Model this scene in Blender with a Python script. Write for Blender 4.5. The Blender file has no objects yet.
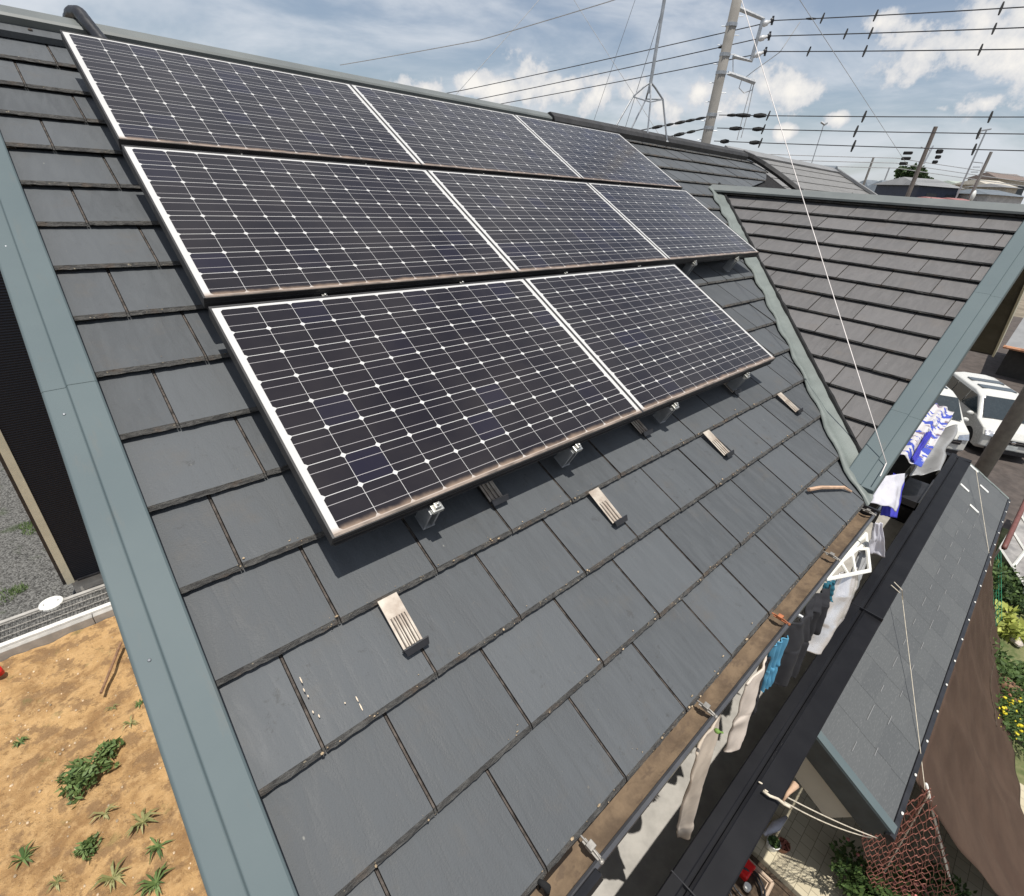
import bpy, math, random
from mathutils import Vector, Matrix, noise
R_ = math.radians
rnd = random.Random(7)
S = bpy.context.scene
COL = S.collection

# ---------------------------------------------------------------- camera
CW = Vector((-0.4262886, 0.3123189, 1.63500337))
AX = [Vector((0.74133658, 0.66775648, 0.06724101)), Vector((-0.28019481, 0.39898772, -0.87309774)), Vector((0.60984501, -0.62841871, -0.48288609))]
F = 487.96
cam = bpy.data.cameras.new('camera'); cam.sensor_fit = 'HORIZONTAL'; cam.sensor_width = 36; cam.lens = F * 36 / 1024
cam.clip_start = 0.05; cam.clip_end = 3000
co = bpy.data.objects.new('camera', cam); COL.objects.link(co)
m = Matrix((AX[0], -AX[1], -AX[2])).transposed().to_4x4(); m.translation = CW
co.matrix_world = m; S.camera = co

# ---------------------------------------------------------------- sky, sun, exposure
SUN = Vector((-0.07, 0.20, 1.0)).normalized()
w = bpy.data.worlds.new('World'); S.world = w; w.use_nodes = True
nt = w.node_tree; N = nt.nodes; L = nt.links
for n_ in list(N): N.remove(n_)
def wn(t, **k):
    n = N.new(t)
    for a, b in k.items(): setattr(n, a, b)
    return n
def wmath(op, a, b=None, c=None):
    n = wn('ShaderNodeMath', operation=op)
    for i, q in enumerate((a, b, c)):
        if q is None: continue
        if isinstance(q, (int, float)): n.inputs[i].default_value = q
        else: L.new(q, n.inputs[i])
    return n.outputs[0]
sky = wn('ShaderNodeTexSky', sky_type='NISHITA', sun_disc=False, sun_elevation=math.asin(SUN.z), sun_rotation=math.atan2(SUN.x, SUN.y))
sky.air_density = 1.0; sky.dust_density = 1.2; sky.ozone_density = 1.2
tc = wn('ShaderNodeTexCoord')
def pix_dir(x, y): return (AX[0] * ((x - 512) / F) + AX[1] * ((y - 448) / F) + AX[2])
def wmapr(v, a, b, c=0.0, d=1.0):
    n = wn('ShaderNodeMapRange', interpolation_type='SMOOTHSTEP'); L.new(v, n.inputs[0])
    for i, q in enumerate((a, b, c, d)): n.inputs[i + 1].default_value = q
    return n.outputs[0]
def wnoise(scale, detail, rough, src=None, dist=0.0):
    n = wn('ShaderNodeTexNoise'); n.inputs['Scale'].default_value = scale; n.inputs['Detail'].default_value = detail
    n.inputs['Roughness'].default_value = rough; n.inputs['Distortion'].default_value = dist
    L.new(src or tc.outputs['Generated'], n.inputs['Vector']); return n.outputs['Fac']
# veil of high cloud, stretched along the horizon
mp = wn('ShaderNodeMapping'); mp.inputs['Scale'].default_value = (1, 1, 3.2); L.new(tc.outputs['Generated'], mp.inputs[0])
veil = wmapr(wnoise(3.1, 6, .58, mp.outputs[0], .5), .34, .66, .20, 1.0)
# cumulus puffs at fixed bearings
f1 = wnoise(11, 8, .62); f2 = wnoise(38, 4, .6)
puffs = [(540, 80, .075), (505, 88, .05), (575, 86, .055), (600, 98, .06), (632, 95, .055), (660, 108, .05), (700, 92, .045), (720, 105, .05), (765, 86, .05), (790, 92, .045), (745, 96, .04),
         (985, 22, .10), (945, 45, .085), (1010, 48, .085), (905, 40, .05), (880, 22, .035), (965, 106, .035), (940, 108, .03), (985, 103, .025), (838, 118, .02), (785, 133, .02), (1040, 20, .1), (470, 84, .03), (1100, 60, .1), (420, 92, .05)]
tot = None; low = None
for x, y, r in puffs:
    d = pix_dir(x, y).normalized()
    s = wn('ShaderNodeVectorMath', operation='SUBTRACT'); L.new(tc.outputs['Generated'], s.inputs[0]); s.inputs[1].default_value = d
    q = wn('ShaderNodeVectorMath', operation='MULTIPLY'); L.new(s.outputs[0], q.inputs[0]); q.inputs[1].default_value = (1, 1, 1.75)
    l = wn('ShaderNodeVectorMath', operation='LENGTH'); L.new(q.outputs[0], l.inputs[0])
    v = wmath('SUBTRACT', 1.0, wmath('DIVIDE', l.outputs['Value'], r))
    tot = v if tot is None else wmath('MAXIMUM', tot, v)
dens = wmath('ADD', tot, wmath('MULTIPLY', wmath('SUBTRACT', f1, .5), 3.4))
dens = wmath('ADD', dens, wmath('MULTIPLY', wmath('SUBTRACT', f2, .5), 1.1))
cum = wmapr(dens, .06, .44)
core = wmapr(dens, .1, 1.1)
mixv = wn('ShaderNodeMix', data_type='RGBA'); L.new(wmath('MULTIPLY', veil, .86), mixv.inputs[0]); L.new(sky.outputs[0], mixv.inputs[6]); mixv.inputs[7].default_value = (7.6, 8.0, 8.6, 1)
ccol = wn('ShaderNodeMix', data_type='RGBA'); L.new(core, ccol.inputs[0]); ccol.inputs[6].default_value = (6.9, 7.1, 7.5, 1); ccol.inputs[7].default_value = (10.4, 10.0, 9.4, 1)
mixc = wn('ShaderNodeMix', data_type='RGBA'); L.new(wmath('MULTIPLY', cum, .93), mixc.inputs[0]); L.new(mixv.outputs[2], mixc.inputs[6]); L.new(ccol.outputs[2], mixc.inputs[7])
bg = wn('ShaderNodeBackground'); bg.inputs[1].default_value = 0.095; L.new(mixc.outputs[2], bg.inputs[0])
ow = wn('ShaderNodeOutputWorld'); L.new(bg.outputs[0], ow.inputs[0])
sl = bpy.data.lights.new('sun', 'SUN'); sl.energy = 4.6; sl.angle = R_(.53); sl.color = (1, .965, .9)
so = bpy.data.objects.new('sun', sl); COL.objects.link(so); so.rotation_euler = SUN.to_track_quat('Z', 'Y').to_euler()
S.view_settings.view_transform = 'Standard'; S.view_settings.look = 'None'; S.view_settings.exposure = 0.0; S.view_settings.gamma = 1

# ---------------------------------------------------------------- frames and helpers
PT = R_(27.3); CS, SN, TN = math.cos(PT), math.sin(PT), math.tan(PT)
VE = 4.345
# roof frame: local x = along the ridge, y = down the slope, z = out of the roof
RM = Matrix(((1, 0, 0, 0), (0, CS, SN, -VE * CS), (0, -SN, CS, VE * SN), (0, 0, 0, 1)))
WX0 = 3.10
WM = Matrix(((0, -CS, -SN, WX0), (1, 0, 0, 0), (0, -SN, CS, 0), (0, 0, 0, 1)))
def RP(u, v, n=0): return RM @ Vector((u, v, n))
def at(px, py, depth): return CW + pix_dir(px, py) * depth
def hit(px, py, axis, val):
    d = pix_dir(px, py); return CW + d * ((val - CW[axis]) / d[axis])
def lerp(a, b, t): return a + (b - a) * t
GZ = -5.8

class MB:
    def __init__(s): s.v = []; s.f = []; s.a = []; s.mi = []; s.var = 0.5; s.m = 0
    def face(s, *pts):
        b = len(s.v); s.v += [tuple(p) for p in pts]; s.f.append(tuple(range(b, b + len(pts)))); s.a.append(s.var); s.mi.append(s.m); return s
    def mesh(s, vs, fs):
        b = len(s.v); s.v += [tuple(p) for p in vs]
        for f in fs: s.f.append(tuple(b + i for i in f)); s.a.append(s.var); s.mi.append(s.m)
        return s
    def box(s, lo, hi, M=None):
        x0, y0, z0 = lo; x1, y1, z1 = hi
        vs = [Vector(p) for p in ((x0, y0, z0), (x1, y0, z0), (x1, y1, z0), (x0, y1, z0), (x0, y0, z1), (x1, y0, z1), (x1, y1, z1), (x0, y1, z1))]
        if M is not None: vs = [M @ p for p in vs]
        return s.mesh(vs, [(0, 3, 2, 1), (4, 5, 6, 7), (0, 1, 5, 4), (1, 2, 6, 5), (2, 3, 7, 6), (3, 0, 4, 7)])
    def tube(s, pts, r, n=8, cap=True):
        pts = [Vector(p) for p in pts]; rs = r if isinstance(r, (list, tuple)) else [r] * len(pts)
        rings = []; up = None
        for i, p in enumerate(pts):
            d = (pts[min(i + 1, len(pts) - 1)] - pts[max(i - 1, 0)]).normalized()
            if up is None:
                up = Vector((0, 0, 1)) if abs(d.z) < .9 else Vector((1, 0, 0))
            x = d.cross(up).normalized(); y = x.cross(d).normalized(); up = y
            rings.append([p + (x * math.cos(2 * math.pi * k / n) + y * math.sin(2 * math.pi * k / n)) * rs[i] for k in range(n)])
        vs = [q for g in rings for q in g]; fs = []
        for i in range(len(pts) - 1):
            for k in range(n): fs.append((i * n + k, i * n + (k + 1) % n, (i + 1) * n + (k + 1) % n, (i + 1) * n + k))
        if cap: fs += [tuple(range(n))[::-1], tuple((len(pts) - 1) * n + k for k in range(n))]
        return s.mesh(vs, fs)
    def prism(s, prof, d0, d1, fn):
        # prof: list of 2D points, fn(a, b, d) -> 3D point; extruded from d0 to d1
        n = len(prof); vs = [fn(a, b, d0) for a, b in prof] + [fn(a, b, d1) for a, b in prof]
        fs = [(i, (i + 1) % n, n + (i + 1) % n, n + i) for i in range(n)] + [tuple(range(n))[::-1], tuple(range(n, 2 * n))]
        return s.mesh(vs, fs)
    def grid(s, fn, nu, nv):
        vs = [fn(i / nu, j / nv) for j in range(nv + 1) for i in range(nu + 1)]
        return s.mesh(vs, [(j * (nu + 1) + i, j * (nu + 1) + i + 1, (j + 1) * (nu + 1) + i + 1, (j + 1) * (nu + 1) + i) for j in range(nv) for i in range(nu)])
    def ell(s, c, r, n=10, k=7, M=None):
        c = Vector(c); vs = []; fs = []
        for j in range(k + 1):
            t = math.pi * j / k
            for i in range(n):
                a = 2 * math.pi * i / n; q = Vector((r[0] * math.sin(t) * math.cos(a), r[1] * math.sin(t) * math.sin(a), r[2] * math.cos(t)))
                vs.append(c + (M @ q if M is not None else q))
        for j in range(k):
            for i in range(n): fs.append((j * n + i, (j + 1) * n + i, (j + 1) * n + (i + 1) % n, j * n + (i + 1) % n))
        return s.mesh(vs, fs)
    def build(s, name, mats, parent=None, M=None, smooth=False, fixn=False, solid=0, bevel=0, sub=0):
        me = bpy.data.meshes.new(name); me.from_pydata(s.v, [], s.f)
        mats = mats if isinstance(mats, (list, tuple)) else [mats]
        for q in mats: me.materials.append(q)
        at_ = me.attributes.new('var', 'FLOAT', 'FACE'); at_.data.foreach_set('value', s.a)
        me.polygons.foreach_set('material_index', s.mi)
        if smooth: me.polygons.foreach_set('use_smooth', [True] * len(s.f))
        if fixn or bevel or solid:
            import bmesh
            bm = bmesh.new(); bm.from_mesh(me); bmesh.ops.remove_doubles(bm, verts=bm.verts, dist=1e-5)
            bmesh.ops.recalc_face_normals(bm, faces=bm.faces); bm.to_mesh(me); bm.free()
        me.update()
        o = bpy.data.objects.new(name, me); COL.objects.link(o)
        mw = M.copy() if M is not None else Matrix.Identity(4)
        if parent is not None:
            o.parent = parent; mw = WMX[parent.name].inverted() @ mw if parent.name in WMX else mw
            WMX[o.name] = (WMX[parent.name] if parent.name in WMX else Matrix.Identity(4)) @ mw
        else: WMX[o.name] = mw.copy()
        o.matrix_basis = mw
        if solid:
            md = o.modifiers.new('s', 'SOLIDIFY'); md.thickness = solid; md.offset = 0
        if bevel:
            md = o.modifiers.new('b', 'BEVEL'); md.width = bevel; md.segments = 2; md.limit_method = 'ANGLE'; md.angle_limit = R_(40)
        if sub:
            md = o.modifiers.new('u', 'SUBSURF'); md.levels = sub; md.render_levels = sub
        return o
WMX = {}
def tag(o, label=None, cat=None, group=None, kind=None):
    if label: o['label'] = label
    if cat: o['category'] = cat
    if group: o['group'] = group
    if kind: o['kind'] = kind
    return o
def empty(name, loc=(0, 0, 0), label=None, cat=None, group=None, M=None):
    o = bpy.data.objects.new(name, None); COL.objects.link(o); o.empty_display_size = .1
    mw = M.copy() if M is not None else Matrix.Translation(Vector(loc))
    o.matrix_basis = mw; WMX[o.name] = mw.copy(); tag(o, label, cat, group); return o
def copy_tree(o, parent=None):
    c = o.copy(); COL.objects.link(c); c.parent = parent
    for ch in list(o.children): copy_tree(ch, c)
    return c

# ---------------------------------------------------------------- materials
class NG:
    def __init__(s, name, rough=.6, metal=0.0, spec=.5):
        s.m = bpy.data.materials.new(name); s.m.use_nodes = True; s.t = s.m.node_tree
        s.b = s.t.nodes['Principled BSDF']; s.b.inputs['Roughness'].default_value = rough; s.b.inputs['Metallic'].default_value = metal
        s.b.inputs['Specular IOR Level'].default_value = spec; s.tc = None
    def n(s, t, **k):
        q = s.t.nodes.new(t)
        for a, b in k.items(): setattr(q, a, b)
        return q
    def l(s, a, b): s.t.links.new(a, b)
    def co(s, out='Object', scale=None, rot=None):
        if not s.tc: s.tc = s.n('ShaderNodeTexCoord')
        o = s.tc.outputs[out]
        if scale is not None:
            mp = s.n('ShaderNodeMapping'); mp.inputs['Scale'].default_value = scale
            if rot: mp.inputs['Rotation'].default_value = rot
            s.l(o, mp.inputs[0]); o = mp.outputs[0]
        return o
    def noise(s, scale, detail=4, rough=.55, src=None, dist=0):
        q = s.n('ShaderNodeTexNoise'); q.inputs['Scale'].default_value = scale; q.inputs['Detail'].default_value = detail
        q.inputs['Roughness'].default_value = rough; q.inputs['Distortion'].default_value = dist; s.l(src or s.co(), q.inputs['Vector']); return q.outputs['Fac']
    def mr(s, v, a, b, c=0.0, d=1.0, sm=True):
        q = s.n('ShaderNodeMapRange', interpolation_type='SMOOTHSTEP' if sm else 'LINEAR'); s.l(v, q.inputs[0])
        for i, x in enumerate((a, b, c, d)): q.inputs[i + 1].default_value = x
        return q.outputs[0]
    def mix(s, f, a, b, mode='MIX'):
        q = s.n('ShaderNodeMix', data_type='RGBA', blend_type=mode)
        if isinstance(f, (int, float)): q.inputs[0].default_value = f
        else: s.l(f, q.inputs[0])
        for i, x in ((6, a), (7, b)):
            if isinstance(x, tuple): q.inputs[i].default_value = (*x, 1) if len(x) == 3 else x
            else: s.l(x, q.inputs[i])
        return q.outputs[2]
    def ma(s, op, a, b=None, c=None):
        q = s.n('ShaderNodeMath', operation=op)
        for i, x in enumerate((a, b, c)):
            if x is None: continue
            if isinstance(x, (int, float)): q.inputs[i].default_value = x
            else: s.l(x, q.inputs[i])
        return q.outputs[0]
    def attr(s, name='var'):
        q = s.n('ShaderNodeAttribute', attribute_name=name); return q.outputs['Fac']
    def col(s, c):
        if isinstance(c, tuple): s.b.inputs['Base Color'].default_value = (*c, 1)
        else: s.l(c, s.b.inputs['Base Color'])
        return s
    def bump(s, h, st=.3, d=.01):
        q = s.n('ShaderNodeBump'); q.inputs['Strength'].default_value = st; q.inputs['Distance'].default_value = d
        s.l(h, q.inputs['Height']); s.l(q.outputs[0], s.b.inputs['Normal']); return s
    def ro(s, v): s.l(v, s.b.inputs['Roughness']); return s
def simple(name, c, rough=.6, metal=0.0, var=.15, scale=6, bump=0, spec=.5, detail=5, bs=40):
    g = NG(name, rough, metal, spec)
    f = g.noise(scale, detail, .6)
    a = tuple(x * (1 - var) for x in c); b = tuple(min(1, x * (1 + var)) for x in c)
    g.col(g.mix(g.mr(f, .3, .7), a, b))
    g.ro(g.mr(g.noise(scale * 2.3), .3, .7, max(.02, rough - .08), min(1, rough + .08)))
    if bump: g.bump(g.noise(bs, 4, .6), bump, .004)
    return g.m
M = {}
def slate(name, base, warm):
    g = NG(name, .62, 0, .38)
    v = g.attr(); big = g.noise(1.3, 4, .6); fine = g.noise(1, 5, .65, g.co(scale=(26, 4.5, 20)), .6)
    speck = g.noise(190, 3, .6)
    k = g.ma('ADD', g.ma('MULTIPLY', v, .55), g.ma('MULTIPLY', big, .45))
    c = g.mix(g.mr(k, .2, .8), tuple(x * .86 for x in base), tuple(x * 1.14 for x in base))
    c = g.mix(g.mr(fine, .36, .70, 0, .36), c, tuple(x * 1.45 for x in base))
    c = g.mix(g.mr(g.noise(4.5, 6, .7), .52, .78, 0, .42), c, warm)
    c = g.mix(g.mr(speck, .66, .76, 0, .35), c, (.16, .15, .135))
    lich = g.noise(21, 7, .75); c = g.mix(g.ma('MULTIPLY', g.mr(lich, .58, .66, 0, .5), g.mr(big, .45, .6)), c, (.045, .045, .043))
    c = g.mix(g.mr(g.noise(55, 5, .7), .67, .72, 0, .5), c, (.17, .15, .12))
    # pale droppings and scuffs
    vo = g.n('ShaderNodeTexVoronoi'); vo.inputs['Scale'].default_value = 9; vo.inputs['Randomness'].default_value = 1
    g.l(g.co(scale=(1, .6, 1)), vo.inputs['Vector'])
    c = g.mix(g.mr(vo.outputs['Distance'], .012, .035, .55, 0), c, (.33, .32, .28))
    g.col(c); g.ro(g.mr(fine, .3, .7, .55, .70))
    g.bump(g.ma('ADD', g.ma('MULTIPLY', fine, 1.0), g.ma('MULTIPLY', speck, .4)), .55, .0045)
    return g.m
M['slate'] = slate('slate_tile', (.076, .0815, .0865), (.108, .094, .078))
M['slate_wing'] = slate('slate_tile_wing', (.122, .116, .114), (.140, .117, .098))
g = NG('slate_broken_edge', .85)
n1 = g.noise(46, 6, .75, g.co(scale=(.45, 1.6, 1)), 1.2); n2 = g.noise(9, 4, .6)
c = g.mix(g.mr(n1, .38, .64), (.045, .043, .041), (.112, .108, .100))
c = g.mix(g.mr(n2, .52, .68, 0, .38), c, (.15, .098, .062)); c = g.mix(g.mr(g.noise(70, 3, .6), .66, .72, 0, .8), c, (.40, .34, .24))
g.col(c).bump(n1, 1.0, .012); M['edge'] = g.m
M['joint'] = simple('joint_grime', (.075, .062, .053), .9, var=.6, scale=35)
M['under'] = simple('roof_underlay', (.006, .005, .005), .95, var=.3)  # near-black so the bared wedge at the right rake reads as shade
g = NG('grey_green_metal', .6, 0.0, .3)
c = g.mix(g.mr(g.noise(1.6, 5, .6), .3, .7), (.090, .118, .125), (.104, .133, .138))
c = g.mix(g.mr(g.noise(300, 2, .5), .6, .8, 0, .12), c, (.16, .18, .18)); c = g.mix(g.mr(g.noise(16, 6, .7, g.co(scale=(1, .25, 1))), .56, .74, 0, .35), c, (.135, .13, .115))
g.col(c); M['verge'] = g.m
M['flash'] = simple('valley_flashing', (.165, .185, .17), .5, 0, .14, 5, .15, bs=12)
g = NG('ridge_metal', .45); c = g.mix(g.mr(g.noise(2.5, 6, .65), .3, .7), (.125, .135, .13), (.165, .175, .165)); g.col(c); M['ridge'] = g.m
M['dark_ridge'] = simple('dark_ridge', (.035, .033, .032), .6, var=.3)
M['black'] = simple('black_metal', (.018, .018, .021), .38, 0, .3, 8)
M['blackgloss'] = simple('black_gloss', (.02, .02, .022), .1, .3, .2, 8)
M['alu'] = simple('aluminium', (.55, .54, .50), .35, .85, .12, 20)
M['steel'] = simple('galvanised', (.42, .43, .44), .42, .7, .15, 14)
M['dull'] = simple('dull_steel', (.30, .28, .25), .5, .5, .3, 30)
M['darkwire'] = simple('dark_mesh_wire', (.16, .15, .14), .6, .3, .2, 30)
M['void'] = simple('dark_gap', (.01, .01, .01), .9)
M['pvframe'] = simple('panel_frame', (.028, .026, .026), .5, 0, .2, 9)
g = NG('panel_frame_lip', .5, .2); c = g.mix(g.mr(g.noise(7, 5, .6), .3, .7), (.10, .08, .065), (.30, .235, .19)); g.col(c); M['pvlip'] = g.m
# gutter dirt
g = NG('gutter_sediment', .9); n1 = g.noise(12, 6, .65); c = g.mix(g.mr(n1, .3, .7), (.095, .064, .040), (.185, .128, .078))
c = g.mix(g.mr(g.noise(22, 3, .6, g.co(scale=(.8, 1.5, 1))), .56, .66, 0, .7), c, (.10, .068, .045)); g.col(c).bump(n1, .5, .01); M['gdirt'] = g.m
# cap of balcony
g = NG('balcony_black', .5, 0, .2); c = g.mix(g.mr(g.noise(3, 5, .6), .35, .7), (.006, .006, .008), (.011, .011, .013)); g.col(c); M['cap'] = g.m
M['beige'] = simple('beige_wall', (.44, .41, .33), .8, var=.08, scale=2, bump=.15)
M['floor'] = simple('balcony_floor', (.36, .34, .31), .75, var=.14, scale=7, bump=.1)
M['dkwall'] = simple('dark_wall', (.035, .030, .024), .8, var=.2, scale=2)
M['olive'] = simple('olive_wall', (.07, .062, .045), .8, var=.2, scale=2)
M['trim'] = simple('beige_trim', (.52, .49, .38), .6, var=.08, scale=5)
# black siding with fine horizontal grooves
g = NG('black_siding', .55, 0, .25); wv = g.n('ShaderNodeTexWave', bands_direction='Z'); wv.inputs['Scale'].default_value = 8.0; wv.inputs['Distortion'].default_value = .35; wv.inputs['Detail'].default_value = 2; wv.inputs['Detail Scale'].default_value = 3
g.l(g.co(), wv.inputs['Vector']); c = g.mix(g.mr(wv.outputs['Fac'], .2, .9), (.0035, .005, .009), (.009, .012, .020)); g.col(c); g.bump(wv.outputs['Fac'], .35, .008); M['siding'] = g.m
# solar cells -------------------------------------------------
PW, PH = 1.608, 1.0427
g = NG('solar_cells', .13, 0, .32)
g.b.inputs['Coat Weight'].default_value = .0; g.b.inputs['Coat Roughness'].default_value = .08
sx = g.n('ShaderNodeSeparateXYZ'); g.l(g.co(), sx.inputs[0])
CX = (PW - .048) / 12; CY = (PH - .015) / 8
cu = g.ma('DIVIDE', g.ma('SUBTRACT', sx.outputs[0], .024), CX); cv = g.ma('DIVIDE', g.ma('SUBTRACT', sx.outputs[1], .011), CY)
fu = g.ma('FRACT', cu); fv = g.ma('FRACT', cv)
du = g.ma('MULTIPLY', g.ma('MINIMUM', fu, g.ma('SUBTRACT', 1, fu)), CX); dv = g.ma('MULTIPLY', g.ma('MINIMUM', fv, g.ma('SUBTRACT', 1, fv)), CY)
inside = g.ma('MULTIPLY', g.ma('MULTIPLY', g.ma('GREATER_THAN', cu, 0), g.ma('LESS_THAN', cu, 12)), g.ma('MULTIPLY', g.ma('GREATER_THAN', cv, 0), g.ma('LESS_THAN', cv, 8)))
gap = g.ma('MINIMUM', g.ma('GREATER_THAN', du, .0008), g.ma('GREATER_THAN', dv, .0012))
cor = g.ma('GREATER_THAN', g.ma('ADD', du, dv), .0115)
cell = g.ma('MULTIPLY', inside, g.ma('MULTIPLY', gap, cor))
def line(p, wd): return g.ma('LESS_THAN', g.ma('ABSOLUTE', g.ma('SUBTRACT', fv, p)), wd / CY)
bus = g.ma('MAXIMUM', line(.27, .0010), line(.73, .0010))
cid = g.n('ShaderNodeCombineXYZ'); g.l(g.ma('FLOOR', cu), cid.inputs[0]); g.l(g.ma('FLOOR', cv), cid.inputs[1])
oi = g.n('ShaderNodeObjectInfo'); g.l(g.ma('MULTIPLY', oi.outputs['Random'], 97), cid.inputs[2])
wnz = g.n('ShaderNodeTexWhiteNoise', noise_dimensions='3D'); g.l(cid.outputs[0], wnz.inputs[0])
cc = g.mix(g.mr(wnz.outputs['Value'], .80, 1.0, 0, 1), (.0105, .0088, .0130), (.0100, .0090, .0210))
dust = g.mr(g.noise(2.2, 5, .6), .3, .7, .02, .11)
c = g.mix(bus, cc, (.40, .38, .38)); c = g.mix(cell, (.60, .59, .57), c)
# grime gathers along the lower lip
gr = g.mr(g.ma('ADD', sx.outputs[1], g.ma('MULTIPLY', g.noise(13, 4, .6), .03)), PH - .012, PH + .018, 0, .8)
c = g.mix(dust, c, (.135, .115, .095)); c = g.mix(gr, c, (.36, .26, .19)); g.col(c)
g.ro(g.mr(g.noise(3), .3, .7, .10, .2)); M['cells'] = g.m
# ground ------------------------------------------------------
g = NG('sand', .95, 0, .2); n1 = g.noise(1.5, 8, .68, dist=.5); n2 = g.noise(7, 7, .7)
c = g.mix(g.mr(n1, .36, .60), (.34, .198, .088), (.60, .375, .17)); c = g.mix(g.mr(n2, .46, .64, 0, .6), c, (.66, .43, .21))
c = g.mix(g.mr(g.noise(3.3, 7, .68), .50, .60, 0, .8), c, (.27, .165, .085)); c = g.mix(g.mr(g.noise(11, 7, .75), .56, .62, 0, .65), c, (.23, .135, .062))
c = g.mix(g.mr(g.noise(60, 4, .7), .62, .70, 0, .7), c, (.58, .44, .28)); c = g.mix(g.mr(g.noise(2.2, 6, .7), .60, .68, 0, .4), c, (.15, .16, .06)); g.col(c)
g.bump(g.ma('ADD', g.noise(14, 7, .72), g.ma('MULTIPLY', g.noise(70, 3, .6), .25)), .9, .06); M['sand'] = g.m
g = NG('gravel', .9, 0, .3); vo = g.n('ShaderNodeTexVoronoi'); vo.inputs['Scale'].default_value = 38; g.l(g.co(), vo.inputs['Vector'])
hs = g.n('ShaderNodeSeparateColor'); g.l(vo.outputs['Color'], hs.inputs[0]); c = g.mix(hs.outputs[0], (.055, .053, .050), (.24, .235, .22)); c = g.mix(g.mr(g.noise(1.4, 4), .58, .7, 0, .6), c, (.05, .075, .025)); g.col(c); g.bump(g.ma('SUBTRACT', 1, vo.outputs['Distance']), 1, .03); M['gravel'] = g.m
M['concrete'] = simple('concrete', (.40, .38, .35), .85, var=.15, scale=6, bump=.3, bs=60)
M['concrete_pale'] = simple('concrete_pale', (.70, .68, .64), .85, var=.12, scale=9, bump=.3, bs=60)
M['asphalt'] = simple('asphalt', (.075, .06, .052), .9, var=.25, scale=3, bump=.3, bs=90)
g = NG('earth', .95); c = g.mix(g.mr(g.noise(.8, 6, .6), .35, .65), (.15, .125, .09), (.24, .20, .15)); g.col(c); M['earth'] = g.m
g = NG('lawn', .95); c = g.mix(g.mr(g.noise(3, 6, .65), .35, .65), (.075, .10, .03), (.20, .19, .09)); c = g.mix(g.mr(g.noise(9, 4), .55, .7, 0, .6), c, (.06, .11, .025)); g.col(c); M['lawn'] = g.m
# patio tiles
g = NG('patio_tiles', .75); br = g.n('ShaderNodeTexBrick'); br.offset = .5; br.inputs['Scale'].default_value = 5.2; br.inputs['Mortar Size'].default_value = .018; br.inputs['Brick Width'].default_value = .75; br.inputs['Row Height'].default_value = .75
br.inputs['Color1'].default_value = (.52, .46, .33, 1); br.inputs['Color2'].default_value = (.46, .40, .28, 1); br.inputs['Mortar'].default_value = (.22, .19, .13, 1)
g.l(g.co(), br.inputs['Vector']); g.col(br.outputs['Color']); M['patio'] = g.m
# lean-to slates
g = NG('lean_slate', .6, 0, .4)
c = g.mix(g.mr(g.ma('ADD', g.ma('MULTIPLY', g.attr(), .7), g.ma('MULTIPLY', g.noise(1.1, 4), .3)), .2, .8), (.082, .086, .088), (.094, .098, .099))
c = g.mix(g.mr(g.noise(60, 3, .6, g.co(scale=(.4, 2, 1))), .5, .75, 0, .25), c, (.27, .27, .26)); g.col(c); g.bump(g.noise(90, 3), .2, .002); M['lean'] = g.m
# mesh cloth
g = NG('shade_mesh', .85, 0, .2); wv = g.n('ShaderNodeTexWave', bands_direction='X'); wv.inputs['Scale'].default_value = 26; wv.inputs['Distortion'].default_value = .6; g.l(g.co(), wv.inputs['Vector'])
n1 = g.noise(2.2, 5, .6, g.co(scale=(1.2, .8, 1))); c = g.mix(g.mr(n1, .3, .7), (.058, .035, .025), (.082, .051, .036)); c = g.mix(g.ma('MULTIPLY', wv.outputs['Fac'], .25), c, (.11, .072, .052)); g.col(c); g.bump(wv.outputs['Fac'], .25, .01); M['mesh'] = g.m
M['net'] = simple('red_netting', (.30, .12, .09), .7)
M['rope'] = simple('pale_rope', (.62, .55, .44), .8, var=.2, scale=30)
M['white'] = simple('white_plastic', (.78, .77, .72), .45, var=.05)
M['red'] = simple('red_plastic', (.65, .02, .02), .4, var=.1)
M['terra'] = simple('terracotta', (.30, .14, .08), .8, var=.2)
M['soil'] = simple('soil', (.06, .04, .025), .95, var=.4, scale=20)
M['wood'] = simple('weathered_wood', (.23, .13, .075), .8, var=.3, scale=12)
M['timber'] = simple('pale_timber', (.50, .33, .22), .75, var=.2, scale=12)
g = NG('guard_metal', .5, .1); c = g.mix(g.mr(g.noise(14, 5, .6), .3, .7), (.34, .275, .22), (.56, .50, .42)); g.col(c); M['guard'] = g.m
M['leaf'] = None
def leafmat(name, a, b):
    g = NG(name, .6, 0, .3); c = g.mix(g.attr(), a, b); g.col(c); g.b.inputs['Subsurface Weight'].default_value = 0; return g.m
M['weed'] = leafmat('weed_leaf', (.05, .095, .025), (.16, .22, .075))
M['grassy'] = leafmat('dry_leaf', (.16, .17, .06), (.33, .31, .14))
M['leaf'] = leafmat('garden_leaf', (.03, .06, .015), (.11, .17, .05))
M['hosta'] = leafmat('yellow_leaf', (.22, .26, .05), (.52, .55, .14))
M['yellow'] = leafmat('yellow_flower', (.50, .42, .02), (.80, .68, .05))
M['pink'] = leafmat('pink_flower', (.45, .12, .11), (.70, .30, .25))
M['tree'] = leafmat('tree_leaf', (.02, .04, .012), (.06, .10, .03))
M['bark'] = simple('bark', (.12, .09, .06), .9, var=.3, scale=10)
g = NG('pole_concrete', .85); c = g.mix(g.mr(g.noise(2, 6, .6), .3, .7), (.22, .205, .185), (.32, .30, .27)); g.col(c); M['pole'] = g.m
M['wire'] = simple('wire', (.05, .05, .055), .6)
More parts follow.
